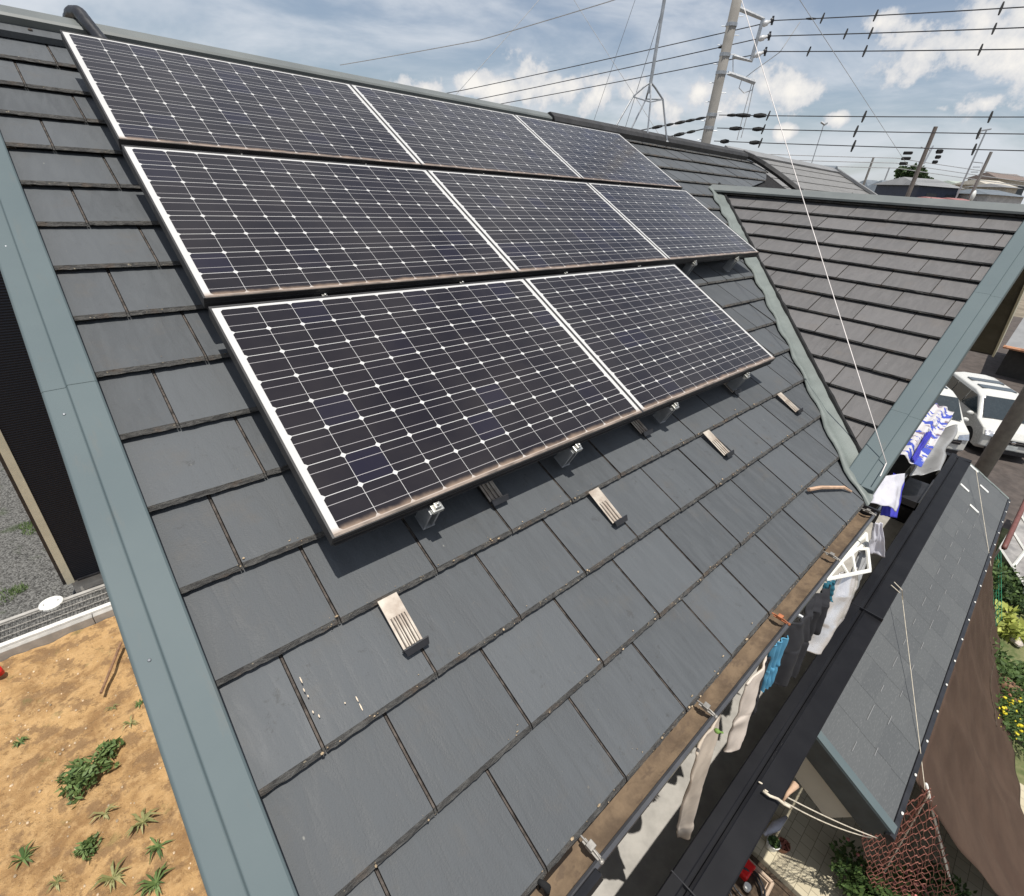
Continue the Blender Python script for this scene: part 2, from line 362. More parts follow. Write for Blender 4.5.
M['greywire'] = simple('grey_wire', (.42, .42, .42), .6)
M['whitewire'] = simple('white_wire', (.80, .74, .70), .5)
M['porcelain'] = simple('porcelain', (.62, .62, .62), .25)
def cloth(name, c, rough=.85, var=.12, metal=0): return simple(name, c, rough, metal, var, 7, .25, bs=25)
M['tan'] = cloth('tan_cloth', (.50, .42, .34)); M['tan2'] = cloth('pale_tan_cloth', (.60, .52, .45)); M['navy'] = cloth('black_cloth', (.018, .018, .022))
M['teal'] = cloth('teal_cloth', (.02, .12, .17)); M['sky'] = cloth('light_blue_cloth', (.08, .27, .42)); M['foil'] = simple('silver_foil', (.72, .70, .70), .28, .55, .2, 5, .5, bs=9)
M['whitec'] = cloth('white_cloth', (.56, .55, .60)); M['blue'] = cloth('blue_cloth', (.04, .04, .38)); M['greyc'] = cloth('grey_plastic_sheet', (.27, .27, .27), .35)
g = NG('blue_print_towel', .85); v1 = g.noise(9, 3, .5); c = g.mix(g.mr(v1, .50, .54), (.58, .56, .57), (.05, .08, .42)); c = g.mix(g.mr(g.noise(14, 3, .5), .60, .64), c, (.20, .15, .20)); g.col(c); M['print'] = g.m
M['carw'] = simple('white_car_paint', (.60, .59, .55), .25, 0, .03); M['glass'] = simple('car_glass', (.02, .03, .035), .06, 0, .1, spec=.9); M['tyre'] = simple('tyre', (.02, .02, .02), .85)
M['chrome'] = simple('chrome', (.7, .7, .7), .12, .95)
M['plate'] = simple('plate', (.6, .62, .6), .5)
M['farroof'] = simple('blue_grey_roof', (.13, .15, .17), .7, var=.15, scale=1.5); M['farroof2'] = simple('pale_grey_roof', (.22, .22, .22), .7, var=.1, scale=1.5)
M['farnavy'] = simple('navy_wall', (.035, .045, .075), .6); M['farwhite'] = simple('white_wall', (.55, .53, .50), .8); M['farcream'] = simple('cream_wall', (.46, .42, .35), .8)
M['fargreen'] = simple('green_grey_roof', (.36, .40, .34), .6); M['farbrown'] = simple('brown_roof', (.17, .13, .11), .8); M['farred'] = simple('red_roof', (.30, .13, .12), .7); M['farwin'] = simple('dark_window', (.04, .05, .06), .15)

# ================================================================ GROUND
def sheet(name, x0, x1, y0, y1, z, mat, n=1, amp=0.0, kind='structure'):
    mb = MB()
    def fn(a, b):
        x, y = lerp(x0, x1, a), lerp(y0, y1, b)
        h = 0
        if amp:
            h = amp * (noise.fractal(Vector((x * 1.6, y * 1.6, 0)), 1, 2, 5) * .5 + .6 * noise.noise(Vector((x * 5, y * 5, 3))) * .5)
        return (x, y, z + h)
    mb.grid(fn, n, n); o = mb.build(name, mat, smooth=amp > 0); tag(o, kind=kind); return o
sheet('ground', -900, 900, -900, 900, GZ - .16, M['earth'])
sheet('sandy_soil', -9, -.35, -8.86, 4, GZ + .0, M['sand'], 150, .10)
sheet('gravel_yard', -14, 4, -22, -9.70, GZ + .004, M['gravel'])
sheet('road', 14, 60, -14, 7.5, GZ + .004, M['asphalt'])
o = sheet('lawn', 8.2, 17, 1.75, 6, GZ + .02, M['lawn'])

# ================================================================ HOUSE
house = empty('house', (4, -4, GZ), 'two-storey house with dark slate roof, grey-green verge trim and a laundry balcony', 'house')
def clip(poly, fn):
    out = []
    for i in range(len(poly)):
        a, b = poly[i], poly[(i + 1) % len(poly)]; fa, fb = fn(a), fn(b)
        if fa >= 0: out.append(a)
        if (fa >= 0) != (fb >= 0):
            t = fa / (fa - fb); out.append((a[0] + (b[0] - a[0]) * t, a[1] + (b[1] - a[1]) * t))
    return out
def tiles(mb, courses, exps, u0, u1, wid, off, clips, th=.017, chamf=.016, fine=True, off2=None, jw=.0098, lean=.028):
    """courses: list of front edge v; each tile lies between v-exp and v and tilts up to its front edge"""
    for k, (v, ex) in enumerate(zip(courses, exps)):
        o_ = off if k % 2 == 0 else (off + wid / 2 if off2 is None else off2)
        i0 = math.floor((u0 - o_) / wid) - 1; i1 = math.ceil((u1 - o_) / wid) + 1
        for i in range(i0, i1):
            a = o_ + i * wid; b = a + wid
            dn = rnd.uniform(-.0018, .0018); tw = rnd.uniform(-.0016, .0016); dv = rnd.uniform(-.0025, .0025)
            def H(u, vv): return dn + tw * (u - a) / wid - lean * (v - vv) / ex
            mb.var = rnd.random()
            vb = v - ex - .030
            vt = v - chamf + dv
            # main face
            for (x0, x1, drop, mi) in ((a + .0012, b - jw, 0, 0), (b - jw + .0022, b - .0012, -.004, 2)):
                p = [(x0, vb), (x1, vb), (x1, vt), (x0, vt)]
                for cf in clips: p = clip(p, cf) if p else p
                if len(p) < 3: continue
                mb.m = mi
                mb.face(*[(q[0], q[1], H(*q) + drop) for q in p][::-1])
                if max(q[1] for q in p) < vt - .002: 
                    continue
                xs = [q[0] for q in p if abs(q[1] - vt) < 1e-4]
                if len(xs) < 2: continue
                xa, xb = min(xs), max(xs)
                ns = max(1, int((xb - xa) / (.012 if fine else .06)))
                mb.m = 1
                top = []; mid = []; bot = []
                for j in range(ns + 1):
                    x = lerp(xa, xb, j / ns)
                    s1 = noise.noise(Vector((x * 38, v * 50, 1))) * .006 + noise.noise(Vector((x * 110, v * 50, 4))) * .003
                    s2 = noise.noise(Vector((x * 30, v * 50, 7))) * .004
                    if j in (0, ns): s1 *= .3
                    top.append((x, vt + (s1 * .6 if fine else 0), H(x, vt) + drop))
                    mid.append((x, v + s1 * .5 + dv, H(x, v) + drop - th * .62 + s2 * .7))
                    bot.append((x, v + dv - .010, H(x, v) - th - .002))
                nn = ns + 1
                fs = []
                for j in range(ns):
                    fs += [(j, nn + j, nn + j + 1, j + 1), (nn + j, 2 * nn + j, 2 * nn + j + 1, nn + j + 1)]
                top2 = [(t[0], min(t[1], vt), t[2]) if False else (t[0], vt, t[2]) for t in top]
                mb.mesh(top2 + mid + bot, fs)
                # side cheeks at the joint
                mb.m = 2
                for x in (xa, xb):
                    mb.face((x, vb, H(x, vb)), (x, vt, H(x, vt)), (x, v, H(x, v) - th), (x, vb, H(x, vb) - th))
    mb.m = 0
# valley, measured in the roof frame
def valx(v): return WX0 + (VE - v) * CS
def valf(q, sh=0.0): return valx(q[1]) + sh - q[0]
EX = .2945
cv_ = [4.357 - EX * k for k in range(17)]
mb = MB()
URX = 9.33
tiles(mb, cv_, [EX] * 17, -.40, URX, .36, .135, [lambda q: q[0] + .395, lambda q: URX - q[0], lambda q: q[1] + .50, lambda q: URX - max(0, min(q[1] - .05, .6)) * 3.6 - q[0],  # last cut bares the dark board as a painted shade wedge
      lambda q: valf(q, -.03) if q[1] > .62 else 1.0], off2=-.045)
mb.build('roof', [M['slate'], M['edge'], M['joint']], house, RM)
# under-roof boards (front slope and back slope as one closed body)
mb = MB()
rz = (VE + .5) * SN; ry = -(VE + .5) * CS

mb.prism([(0.0, -.05), (ry, rz - .055), (2 * ry, -.05), (2 * ry + .05, -.16), (ry, rz - .17), (-.02, -.16)], -.36, 3.1, lambda a, b, d: (d, a, b))
mb.prism([(-3.0, 3.0 * TN - .055), (ry, rz - .055), (2 * ry, -.05), (2 * ry + .05, -.16), (ry, rz - .17), (-3.0, 3.0 * TN - .17)], 3.1, URX - .02, lambda a, b, d: (d, a, b))
mb.mesh([(3.1, 0, -.052), (6.1, -3.0, 3 * TN - .057), (3.1, -3.0, 3 * TN - .057), (3.1, 0, -.12), (6.1, -3.0, 3 * TN - .13), (3.1, -3.0, 3 * TN - .13)], [(0, 1, 2), (3, 5, 4), (0, 3, 4, 1), (1, 4, 5, 2)])
mb.build('roof_board', M['under'], house)
mb = MB()
mb.face((-.5, ry, rz - .02), (URX, ry, rz - .02), (URX, 2 * ry - .05, -.05), (-.5, 2 * ry - .05, -.05))
mb.build('back_roof', M['slate'], house)

# wing roof (slope facing the camera side plus its far slope)
WE = 4.36
mb = MB()
wx = [6.29 - .241 * k for k in range(13)]
wv = [-(x - WX0) / CS for x in wx]; wex = [.2712] * len(wx)
tiles(mb, wv, wex, -3.5, -.15, .367, -.2565, [lambda q: -.175 - q[0], lambda q: q[0] + (-q[1]) * CS - .10, lambda q: q[1] + (6.42 - WX0) / CS],
      fine=False, jw=.006, chamf=.006, th=.020, lean=.032, off2=-.44)
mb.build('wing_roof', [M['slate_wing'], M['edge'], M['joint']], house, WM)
XR = 6.42; ZR = (XR - WX0) * TN
mb = MB()   # boards: two sloping bodies cut along the valley
def wz(x): return (x - WX0) * TN
yv = -(XR - WX0 - .08)
top = [(WX0 + .20, -.10, wz(WX0 + .2) - .05), (XR, yv, ZR - .05), (XR, -.10, ZR - .05)]
mb.face(*top); mb.face(*[(x, y, z - .05) for x, y, z in top][::-1])
for i in range(3):
    p, q = top[i], top[(i + 1) % 3]; mb.face(p, q, (q[0], q[1], q[2] - .05), (p[0], p[1], p[2] - .05))
mb.build('wing_board', M['under'], house)
XB = 9.25
def farz(x): return ZR * (XB - x) / (XB - XR)
tp_ = [(XR, -3.35), (XR, -.01), (XB, -.01), (XB, -.5)]
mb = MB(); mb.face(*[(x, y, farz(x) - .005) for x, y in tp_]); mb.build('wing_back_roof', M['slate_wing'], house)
mb = MB(); lo_ = [(x, y, farz(x) - .10) for x, y in tp_]; mb.face(*lo_[::-1]); mb.face((XB, -.01, -.006), (XB, -.5, -.006), (XB, -.5, -.1), (XB, -.01, -.1)); mb.build('soffit', M['olive'], house)
mb = MB(); mb.mesh([(XR, -.012, ZR), (XB, -.012, 0), (XB, -.012, -.13), (XR, -.012, ZR - .13), (XR, .010, ZR), (XB, .010, 0), (XB, .010, -.13), (XR, .010, ZR - .13)], [(0, 1, 2, 3), (4, 7, 6, 5), (0, 4, 5, 1), (3, 2, 6, 7), (1, 5, 6, 2), (0, 3, 7, 4)]); mb.build('barge_board', M['trim'], house)
mb = MB(); mb.tube([(XB + .03, -.02, -.07), (XB + .03, -1.2, -.07)], .05, 8); mb.build('gutter', M['black'], house)

# ridge cap of the wing
mb = MB()
mb.prism([(XR - .17, -.09 + .035), (XR - .17, -.09 + .055), (XR - .03, .028), (XR + .03, .028), (XR + .20, -.055), (XR + .20, -.07), (XR, .0)], -3.33, .02, lambda a, b, d: (a, d, ZR + b))
mb.build('ridge_cap', M['ridge'], house)

# main ridge: grey metal near part, dark part further on
def roofpr(prof, u0, u1, name, mat, bevel=0): 
    b = MB(); b.prism(prof, u0, u1, lambda v, n, d: (d, v, n)); return b.build(name, mat, house, RM, bevel=bevel)
roofpr([(-.335, -.02), (-.335, .014), (-.47, .016), (-.47, -.02)], -.54, 4.25, 'ridge_cap', M['slate'])
roofpr([(-.425, .016), (-.425, .052), (-.44, .062), (-.53, .062), (-.60, .0), (-.60, -.10), (-.5, -.02), (-.435, .01)], -.56, 4.20, 'ridge_cap', M['ridge'])
mb = MB(); mb.prism([(-.39, -.03), (-.40, .05), (-.44, .08), (-.52, .085), (-.58, .03), (-.60, -.08), (-.5, -.02)], 4.22, 9.0, lambda v, n, d: (d, v, n)); mb.build('ridge_cap', M['dark_ridge'], house, RM)
# right rake of the main roof
mb = MB(); mb.tube([(8.95, -.5, .05), (9.15, -.40, .055), (9.30, -.20, .05), (9.36, .1, .05), (9.38, .7, .04), (9.38, 2.6, .03)], .05, 6); mb.build('verge_trim', M['dark_ridge'], house, RM)
for i in range(10):
    mb = MB(); mb.ell((-.1 + i * .455, -.385, .018), (.011, .011, .008), 8, 4); mb.build('ridge_nail', M['joint'], house, RM, smooth=True)

# left verge, metal in two steps, overlapping seam
def verge(parts):
    for v0, v1, lift in parts:
        b = MB()
        b.prism([(-.396, -.012), (-.396, .046 + lift), (-.402, .050 + lift), (-.474, .050 + lift), (-.479, .040 + lift), (-.536, .037 + lift), (-.542, .031 + lift), (-.548, -.16), (-.536, -.16), (-.52, -.012)],
                v0, v1, lambda a, n, d: (a, d, n))
        b.build('verge_trim', M['verge'], house, RM, bevel=.0025)
verge([(-.56, 2.372, .0022), (2.350, 4.42, 0)])
for i in range(6):
    mb = MB(); v_ = -.1 + i * .86; mb.ell((-.505, v_, .040), (.0045, .0045, .002), 8, 4); mb.build('verge_nail', M['steel'], house, RM, smooth=True)
# wing verge (gable end facing the balcony)
for x0, x1, lift in ((3.13, 3.80, 0), (3.77, 5.15, .0016), (5.12, XR, .0032)):
    b = MB()
    b.prism([(-.18, -.03), (-.18, .040 + lift), (-.173, .044 + lift), (-.072, .044 + lift), (-.068, .032 + lift), (.000, .030 + lift), (.006, .024 + lift), (.008, -.05), (-.004, -.05), (-.012, -.03)],
            -(x0 - WX0) / CS, -(x1 - WX0) / CS, lambda a, n, d: (a, d, n))
    b.build('verge_trim', M['verge'], house, WM, bevel=.0025)
b = MB(); b.box((-.20, -.14, -.03), (-.06, .02, .030)); b.build('verge_end', M['black'], house, WM, bevel=.006)

# valley flashing: wavy pale strip + black shadow gap under the cut slates
mb = MB()
strip = [(6.30, .60), (6.065, .86), (5.60, 1.42), (5.015, 2.057), (4.65, 2.50), (4.275, 2.904), (4.0, 3.22), (3.708, 3.538), (3.48, 3.78), (3.256, 3.995), (3.08, 4.22), (2.98, 4.375)]
nS = 64; vs = []; fs = []
for i in range(nS + 1):
    v = lerp(.62, 4.37, i / nS)
    for a, b_ in zip(strip, strip[1:]):
        if a[1] <= v <= b_[1]: xl = lerp(a[0], b_[0], (v - a[1]) / (b_[1] - a[1])); break
    ph = (4.357 - v) / EX * 2 * math.pi
    xl += .014 * math.sin(ph + .6); xc = valx(v); Yc = -(xc - WX0)
    hh = .012 + .006 * math.sin(ph)
    e = min(.125, .05 + .12 * (i / nS) * 4, .03 + (1 - i / nS) * 2)
    pl = RP(xl, v, hh - .014); pl2 = RP(xl + .003, v, hh); pc = RP(xc, v, .004)
    zb = (xc - WX0) * TN; pr = Vector((xc + e, Yc, zb + e * TN - .004)); pr1 = Vector((xc + e * .5, Yc, zb + e * .5 * TN + .004))
    vs += [pl, pl2, (pl2 + pc) / 2 + Vector((0, 0, .004 * math.sin(ph * 2.1 + 1))), pc, pr1, pr]
for i in range(nS):
    for j in range(5): fs.append((i * 6 + j, i * 6 + j + 1, (i + 1) * 6 + j + 1, (i + 1) * 6 + j))
mb.mesh(vs, fs); mb.build('valley_flashing', M['flash'], house, None, smooth=True)
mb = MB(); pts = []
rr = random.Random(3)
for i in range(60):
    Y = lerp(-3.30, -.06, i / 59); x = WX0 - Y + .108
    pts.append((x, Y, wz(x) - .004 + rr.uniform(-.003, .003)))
mb.tube(pts, [.016 + rr.uniform(-.004, .005) for _ in pts], 6); mb.build('valley_shadow_gap', M['void'], house)  # black tube stands in for the shadow at the cut slate edges
# exposed timber sliver beside the valley foot
mb = MB(); mb.tube([(2.60, 4.075, .004), (2.72, 4.11, .006), (2.93, 4.20, .008), (2.98, 4.25, .0)], [.012, .012, .011, .006], 6); mb.build('timber_sliver', M['timber'], house, RM)

# walls
mb = MB(); mb.box((-.18, 2 * ry + .55, GZ), (9.15, -.62, -.17)); mb.build('wall', M['beige'], house)
mb = MB(); mb.prism([(-.64, -.17), (ry, rz - .35), (2 * ry + .6, -.17)], -.17, 9.14, lambda a, b, d: (d, a, b)); mb.build('gable_wall', M['beige'], house)
mb = MB(); mb.box((3.05, -.60, -2.6), (9.1, -.50, -.17)); mb.build('wing_wall', M['beige'], house)
mb = MB(); mb.prism([(3.6, -.17), (XR, ZR - .35), (8.8, -.17)], -.58, -.52, lambda a, b, d: (a, d, b)); mb.build('gable_wall', M['olive'], house)
mb = MB(); mb.box((-.36, -.62, -.19), (2.9, -.02, -.165)); mb.build('soffit', M['beige'], house)

# gutter along the eave
gp = [(-.03, -.03), (-.03, -.085), (-.01, -.105), (.038, -.105), (.052, -.08), (.054, -.040), (.056, -.028), (.064, -.020), (.074, -.026), (.075, -.040), (.066, -.05), (.064, -.085), (.042, -.112), (-.014, -.112), (-.036, -.088), (-.036, -.03)]
def gutter_x(px):  return px
gut = MB(); gut.prism(gp, -.50, 2.98, lambda a, b, d: (d, a + .012, b)); g_o = gut.build('gutter', M['steel'], house, smooth=False)
g_o.data.materials[0] = M['blackg'] if 'blackg' in M else simple('gutter_plastic', (.075, .075, .08), .25, .1, .2, 6)
mb = MB()
mb.grid(lambda a, b: (lerp(-.5, 2.97, a), lerp(-.017, .064, b), -.054 - .012 * math.sin(b * math.pi) + .006 * noise.noise(Vector((a * 30, b * 3, 0)))), 120, 6); mb.build('gutter_sediment', M['gdirt'], g_o, smooth=True)
for i, gx in enumerate((.27, .93, 1.60, 2.28, 2.94)):
    b = MB(); b.tube([(gx, .0, -.018), (gx, .03, -.014), (gx, .06, -.014), (gx, .080, -.020)], .0035, 6)
    b.box((gx - .008, .015, -.024), (gx + .008, .076, -.019)); b.box((gx - .012, .030, -.02), (gx + .012, .052, -.004))
    b.ell((gx, .083, -.022), (.009, .007, .007), 8, 5)
    ob = b.build('gutter_bracket', M['dull'] if i != 2 else simple('rusty_bracket', (.40, .14, .06), .7, .3, .3, 30), g_o, bevel=.002)
    if i == 2: ob['label'] = 'rusty orange gutter bracket'
b = MB(); b.prism([(-.03, -.03), (-.04, -.07), (-.02, -.12), (.06, -.12), (.09, -.09), (.098, -.026), (.088, -.010), (.066, -.016), (.062, -.08), (-.0, -.09), (-.018, -.03)], .10, .245, lambda a, c_, d: (d, a + .014, c_))
b.build('gutter_joint', M['blackgloss'], g_o, bevel=.004)
b = MB(); b.tube([(.10, .0, -.01), (.105, .015, -.006), (.112, .024, -.02), (.112, .026, -.05)], [.006, .009, .010, .008], 10); b.build('gutter_clog', M['void'], g_o, smooth=True)
b = MB(); b.box((2.985, -.02, -.10), (3.0, .097, -.01)); b.build('gutter_end', M['black'], g_o)

# debris along the courses and eave
mb = MB(); rr = random.Random(11)
for k in range(9):
    for i in range(70 if k < 5 else 16):
        u = rr.uniform(-.3, 2.9); v = 4.357 - EX * k - abs(rr.gauss(0, .016)) - .002; u += .02 * math.sin(u * 40)
        if valf((u, v), -.2) < 0: continue
        s_ = rr.choice((.001, .0014, .0018, .0035)); mb.var = rr.random(); mb.ell((u, v, .002), (s_ * rr.uniform(.6, 2.6), s_ * rr.uniform(.6, 1.5), s_ * .6), 5, 3)
tag(mb.build('debris', simple('crumbs', (.36, .27, .17), .9, var=.6, scale=60), house, RM), kind='stuff')
# white dashes of dried mortar on one slate
M['mortar'] = simple('dried_mortar', (.70, .58, .44), .9)
mb = MB()
for (px, py, l) in ((301, 680, .014), (304, 690, .008), (308, 696, .005), (357, 699, .012), (361, 707, .016), (345, 703, .004), (313, 712, .006), (319, 716, .007), (366, 540, 0)):
    if not l: continue
    mb = MB(); d = pix_dir(px, py); iv = RM.inverted(); a = iv @ CW; q = (iv.to_3x3() @ d); t = (-a.z + .001) / q.z; p_ = a + q * t
    mb.ell((p_.x, p_.y, p_.z + .0005), (.0020, l * .75, .0012), 6, 4)
    mb.build('mortar_mark', M['mortar'], house, RM)

# snow guards
def guard(u, v, kids=True):
    b = MB(); wd = .070
    b.box((u, v - .015, .0035), (u + wd, v + .165, .0065))
    for j in range(3): b.tube([(u + .016 + j * .019, v + .055, .005), (u + .016 + j * .019, v + .070, .0085), (u + .016 + j * .019, v + .16, .0085)], .0048, 6)
    o = b.build('snow_guard', M['guard'], house, RM, bevel=.001)
    for j in range(3):
        x_ = u + .016 + j * .019; b = MB(); b.box((x_ - .0075, v + .056, .0062), (x_ + .0075, v + .160, .0070)); b.build('slot', M['joint'], o, RM)
    b = MB(); b.box((u - .006, v + .163, .002), (u + wd + .012, v + .168, .028)); b.face((u - .006, v + .168, .026), (u + wd + .012, v + .168, .026), (u + wd + .008, v + .186, .014), (u, v + .186, .014))
    b.build('guard_lip', M['black'], o, RM)
for u in (.075, 1.135, 2.175, 3.235): guard(u, 3.485)
for u in (.66, 1.72, 2.78): guard(u, 3.16)

# ---------------------------------------------------------------- balcony
fl = MB(); fl.box((-.3, -.60, -2.72), (8.4, .16, -2.6)); fl.build('balcony_floor', M['floor'], house)
mb = MB(); mb.box((-.9, .205, -2.75), (8.36, .345, -1.40)); par = mb.build('balcony_wall', M['cap'], house)
mb = MB()
mb.prism([(.155, -1.40), (.155, -1.345), (.162, -1.338), (.218, -1.338), (.224, -1.344), (.224, -1.362), (.244, -1.368), (.250, -1.352), (.262, -1.35), (.268, -1.358), (.385, -1.366), (.392, -1.372), (.392, -1.43), (.36, -1.43), (.36, -1.40)],
         -.95, 8.38, lambda a, b, d: (d, a, b)); mb.build('balcony_cap', M['cap'], par)
for x in (1.06, 3.9):
    mb = MB(); mb.box((x, .1535, -1.41), (x + .006, .3935, -1.3365)); mb.build('cap_joint', M['black'], par)
mb = MB(); mb.box((8.30, -.55, -2.6), (8.40, .39, -1.36)); mb.build('balcony_return', M['cap'], par)
mb = MB()
for x in (2.2, 5.6): mb.tube([(x, -.60, -.42), (x, .06, -.42)], .012, 8)
mb.tube([(-.4, .02, -.42), (6.8, .02, -.42)], .014, 8); mb.build('laundry_pole', M['steel'], house)
mb = MB(); mb.box((8.45, -.50, GZ), (8.55, .2, -2.8)); 

# ---------------------------------------------------------------- lean-to roof below the balcony
LM = Matrix(((1, 0, 0, 0), (0, math.cos(R_(28.5)), math.sin(R_(28.5)), .352), (0, -math.sin(R_(28.5)), math.cos(R_(28.5)), -2.48), (0, 0, 0, 1)))
mb = MB(); LX0, LX1, LL = 3.52, 11.55, .885
k = 0; v = 0; rr = random.Random(5)
while v < LL - .01:
    v1 = min(LL, v + .18); off = (k % 2) * .45
    x = LX0 + .05 - off
    while x < LX1:
        a, b_ = max(x, LX0 + .05), min(x + .455, LX1); mb.var = rr.random()
        if b_ > a + .01:
            mb.mesh([(a + .0015, v, .0), (b_ - .0015, v, .0), (b_ - .0015, v1, .006), (a + .0015, v1, .006), (b_ - .0015, v1, -.001), (a + .0015, v1, -.001)], [(3, 2, 1, 0), (5, 4, 2, 3)])
        x += .455
    v = v1; k += 1
low = mb.build('lean_to_roof', M['lean'], house, LM)
mb = MB(); mb.box((LX0, 0, -.10), (LX1, LL, -.002)); mb.build('roof_board', M['dkwall'], low, LM)
mb = MB(); mb.prism([(LX0 - .03, -.10), (LX0 - .03, .022), (LX0 + .055, .026), (LX0 + .06, .0), (LX0 + .03, -.10)], -.02, LL + .03, lambda a, b, d: (a, d, b)); mb.build('verge_trim', M['verge'], low, LM, bevel=.003)
mb = MB(); mb.box((LX0 - .034, -.02, -.24), (LX0 - .014, LL + .02, -.0)); mb.build('verge_board', simple('dark_grey_board', (.04, .05, .052), .5), low, LM)
mb = MB(); mb.prism([(-.0, -.012), (LL - .10, -.012), (LL - .10, -.42), (0, -.42)], LX0 + .0, LX0 + .14, lambda a, b, d: (d, a, b - .13)); mb.build('gable_wall', M['beige'], low, LM)
mb = MB(); mb.prism([(LL - .0, -.03), (LL + .012, .008), (LL + .055, .012), (LL + .075, -.02), (LL + .06, -.06), (LL + .015, -.06)], LX0 - .06, LX1 + .02, lambda a, b, d: (d, a, b)); lg = mb.build('gutter', M['black'], low, LM, bevel=.003)
for i in range(17):
    x = LX0 + .22 + i * .48; b = MB(); b.ell((x, LL + .038, .016), (.016, .012, .007), 8, 4); b.build('gutter_clip', M['white'], lg, LM)
mb = MB()
for i in range(5): mb.box((LX1 - .02 + (i % 2) * .012, i * .18, -.01), (LX1 + .05 + (i % 2) * .012, i * .18 + .178, .012))
mb.build('verge_flashing', M['flash'], low, LM)
iv = LM.inverted()
def onlow(px, py):
    a = iv @ CW; q = iv.to_3x3() @ pix_dir(px, py); return a + q * ((.008 - a.z) / q.z)
rr = random.Random(8)
for row in (2, 3):
    for i in range(14):
        x0_ = 3.75 + i * .455 + (row % 2) * .2
        b = MB(); b.box((x0_, row * .18 + .012, .0062), (x0_ + rr.uniform(.10, .24), row * .18 + .018, .0072)); b.build('slate_joint', M['farroof2'], low, LM)
for px, py in ((974, 469), (964.5, 488), (984, 489), (974, 509)):
    p = onlow(px, py); b = MB(); b.box((p.x - .02, p.y - .085, .004), (p.x + .045, p.y + .085, .016)); b.build('snow_guard', M['white'], low, LM, bevel=.003)
b = MB(); b.tube([(LX0 + 3.2, 1.02, -2.98), (LX0 + 3.2, 1.02, GZ)], .05, 4); b.build('post', M['beige'], house)

# ================================================================ SOLAR PANELS
PU, PV, PH0 = 1.622, 1.113, .18
def make_panel():
    t = empty('solar_panel', M=RM @ Matrix.Translation((0, 0, PH0)))
    TMX = WMX[t.name]
    b = MB()
    e = .0075; bo = .0095; th = .046
    x0, x1, y0, y1 = -e + .0005, PW + e - .0005, -bo, PH + bo + .002
    # hollow frame: outer wall and lip
    for lo, hi in (((x0, y0, -th), (x0 + e, y1, .0018)), ((x1 - e, y0, -th), (x1, y1, .0018)), ((x0 + e, y0, -th), (x1 - e, y0 + .0085, .0018))): b.box(lo, hi)
    b.box((x0 + e, y1 - .003, -th), (x1 - e, y1, .0005)); b.box((x0 + e, y1 - .003, -th - .0), (x1 - e, y1 + .006, -th + .004)); b.box((x0 + .003, y1, -.024), (x1 - .003, y1 + .003, -.020))
    b.build('frame', M['pvframe'], t, TMX)
    b = MB(); b.box((x0 + e, PH - .001, -.004), (x1 - e, y1 - .003, .0016)); b.build('frame_lip', M['pvlip'], t, TMX)
    b = MB(); b.face((0, 0, 0), (PW, 0, 0), (PW, PH, 0), (0, PH, 0)); b.build('solar_cells', M['cells'], t, TMX)
    b = MB(); b.face((0, 0, -.006), (0, PH, -.006), (PW, PH, -.006), (PW, 0, -.006)); b.build('backsheet', M['whitec'], t, TMX)
    b = MB()
    for v in (.22, .82): b.box((x0 + .02, v - .02, -th - .045), (x1 - .02, v + .02, -th - .001))
    b.build('mounting_rail', M['steel'], t, TMX)
    return t
plabels = {
 (0, 0): 'solar panel at the top left corner of the array, beside the curved black pipe',
 (0, 1): 'middle solar panel of the topmost row, directly under the grey ridge cap',
 (0, 2): 'solar panel at the right end of the topmost row, nearest the tripod roof mast',
 (1, 0): 'leftmost solar panel of the middle row, between the upper and lower rows',
 (1, 1): 'central solar panel of the array, with panels on every side',
 (1, 2): 'solar panel at the right end of the middle row, its corner reaching the roof valley',
 (2, 0): 'big foreground solar panel, leftmost of the lowest row and nearest the camera',
 (2, 1): 'right-hand solar panel of the two in the lowest row'}
proto = make_panel()
for i, (rc, lab) in enumerate(plabels.items()):
    p = proto if i == 0 else copy_tree(proto)
    p.matrix_basis = RM @ Matrix.Translation((rc[1] * PU, rc[0] * PV, PH0))
    tag(p, lab, 'solar panel', 'solar panels on the roof')
    p['_rc'] = str(rc)
# brackets visible under lower edges, children of their panel
def clamp(panel, lu):
    TMX = panel.matrix_basis.copy(); WMX[panel.name] = TMX
    y = PH + .012
    b = MB(); b.box((lu - .014, y + .006, -.052), (lu + .030, y + .038, -.034)); b.box((lu - .004, y + .008, -.034), (lu + .020, y + .030, -.022)); b.tube([(lu + .008, y + .019, -.023), (lu + .008, y + .019, -.012)], .006, 6)
    o = b.build('clamp', M['alu'], panel, TMX, bevel=.002)
    b = MB(); b.box((lu - .022, y - .03, -.165), (lu + .03, y + .034, -.160)); b.box((lu - .020, y - .028, -.162), (lu - .012, y + .032, -.055)); b.box((lu + .016, y - .028, -.162), (lu + .024, y + .032, -.055)); b.build('support_foot', M['steel'], o, TMX)
pn = {}
for o in list(COL.objects):
    if '_rc' in o.keys(): pn[eval(o['_rc'])] = o; del o['_rc']
for rc, lus in (((2, 0), (.36, 1.11)), ((2, 1), (.30, 1.18)), ((1, 2), (.38, 1.15)), ((1, 0), (.45, 1.2)), ((1, 1), (.4, 1.2)), ((0, 0), (.5, 1.2)), ((0, 1), (.5, 1.2)), ((0, 2), (.5, 1.2))):
    for lu in lus: clamp(pn[rc], lu)

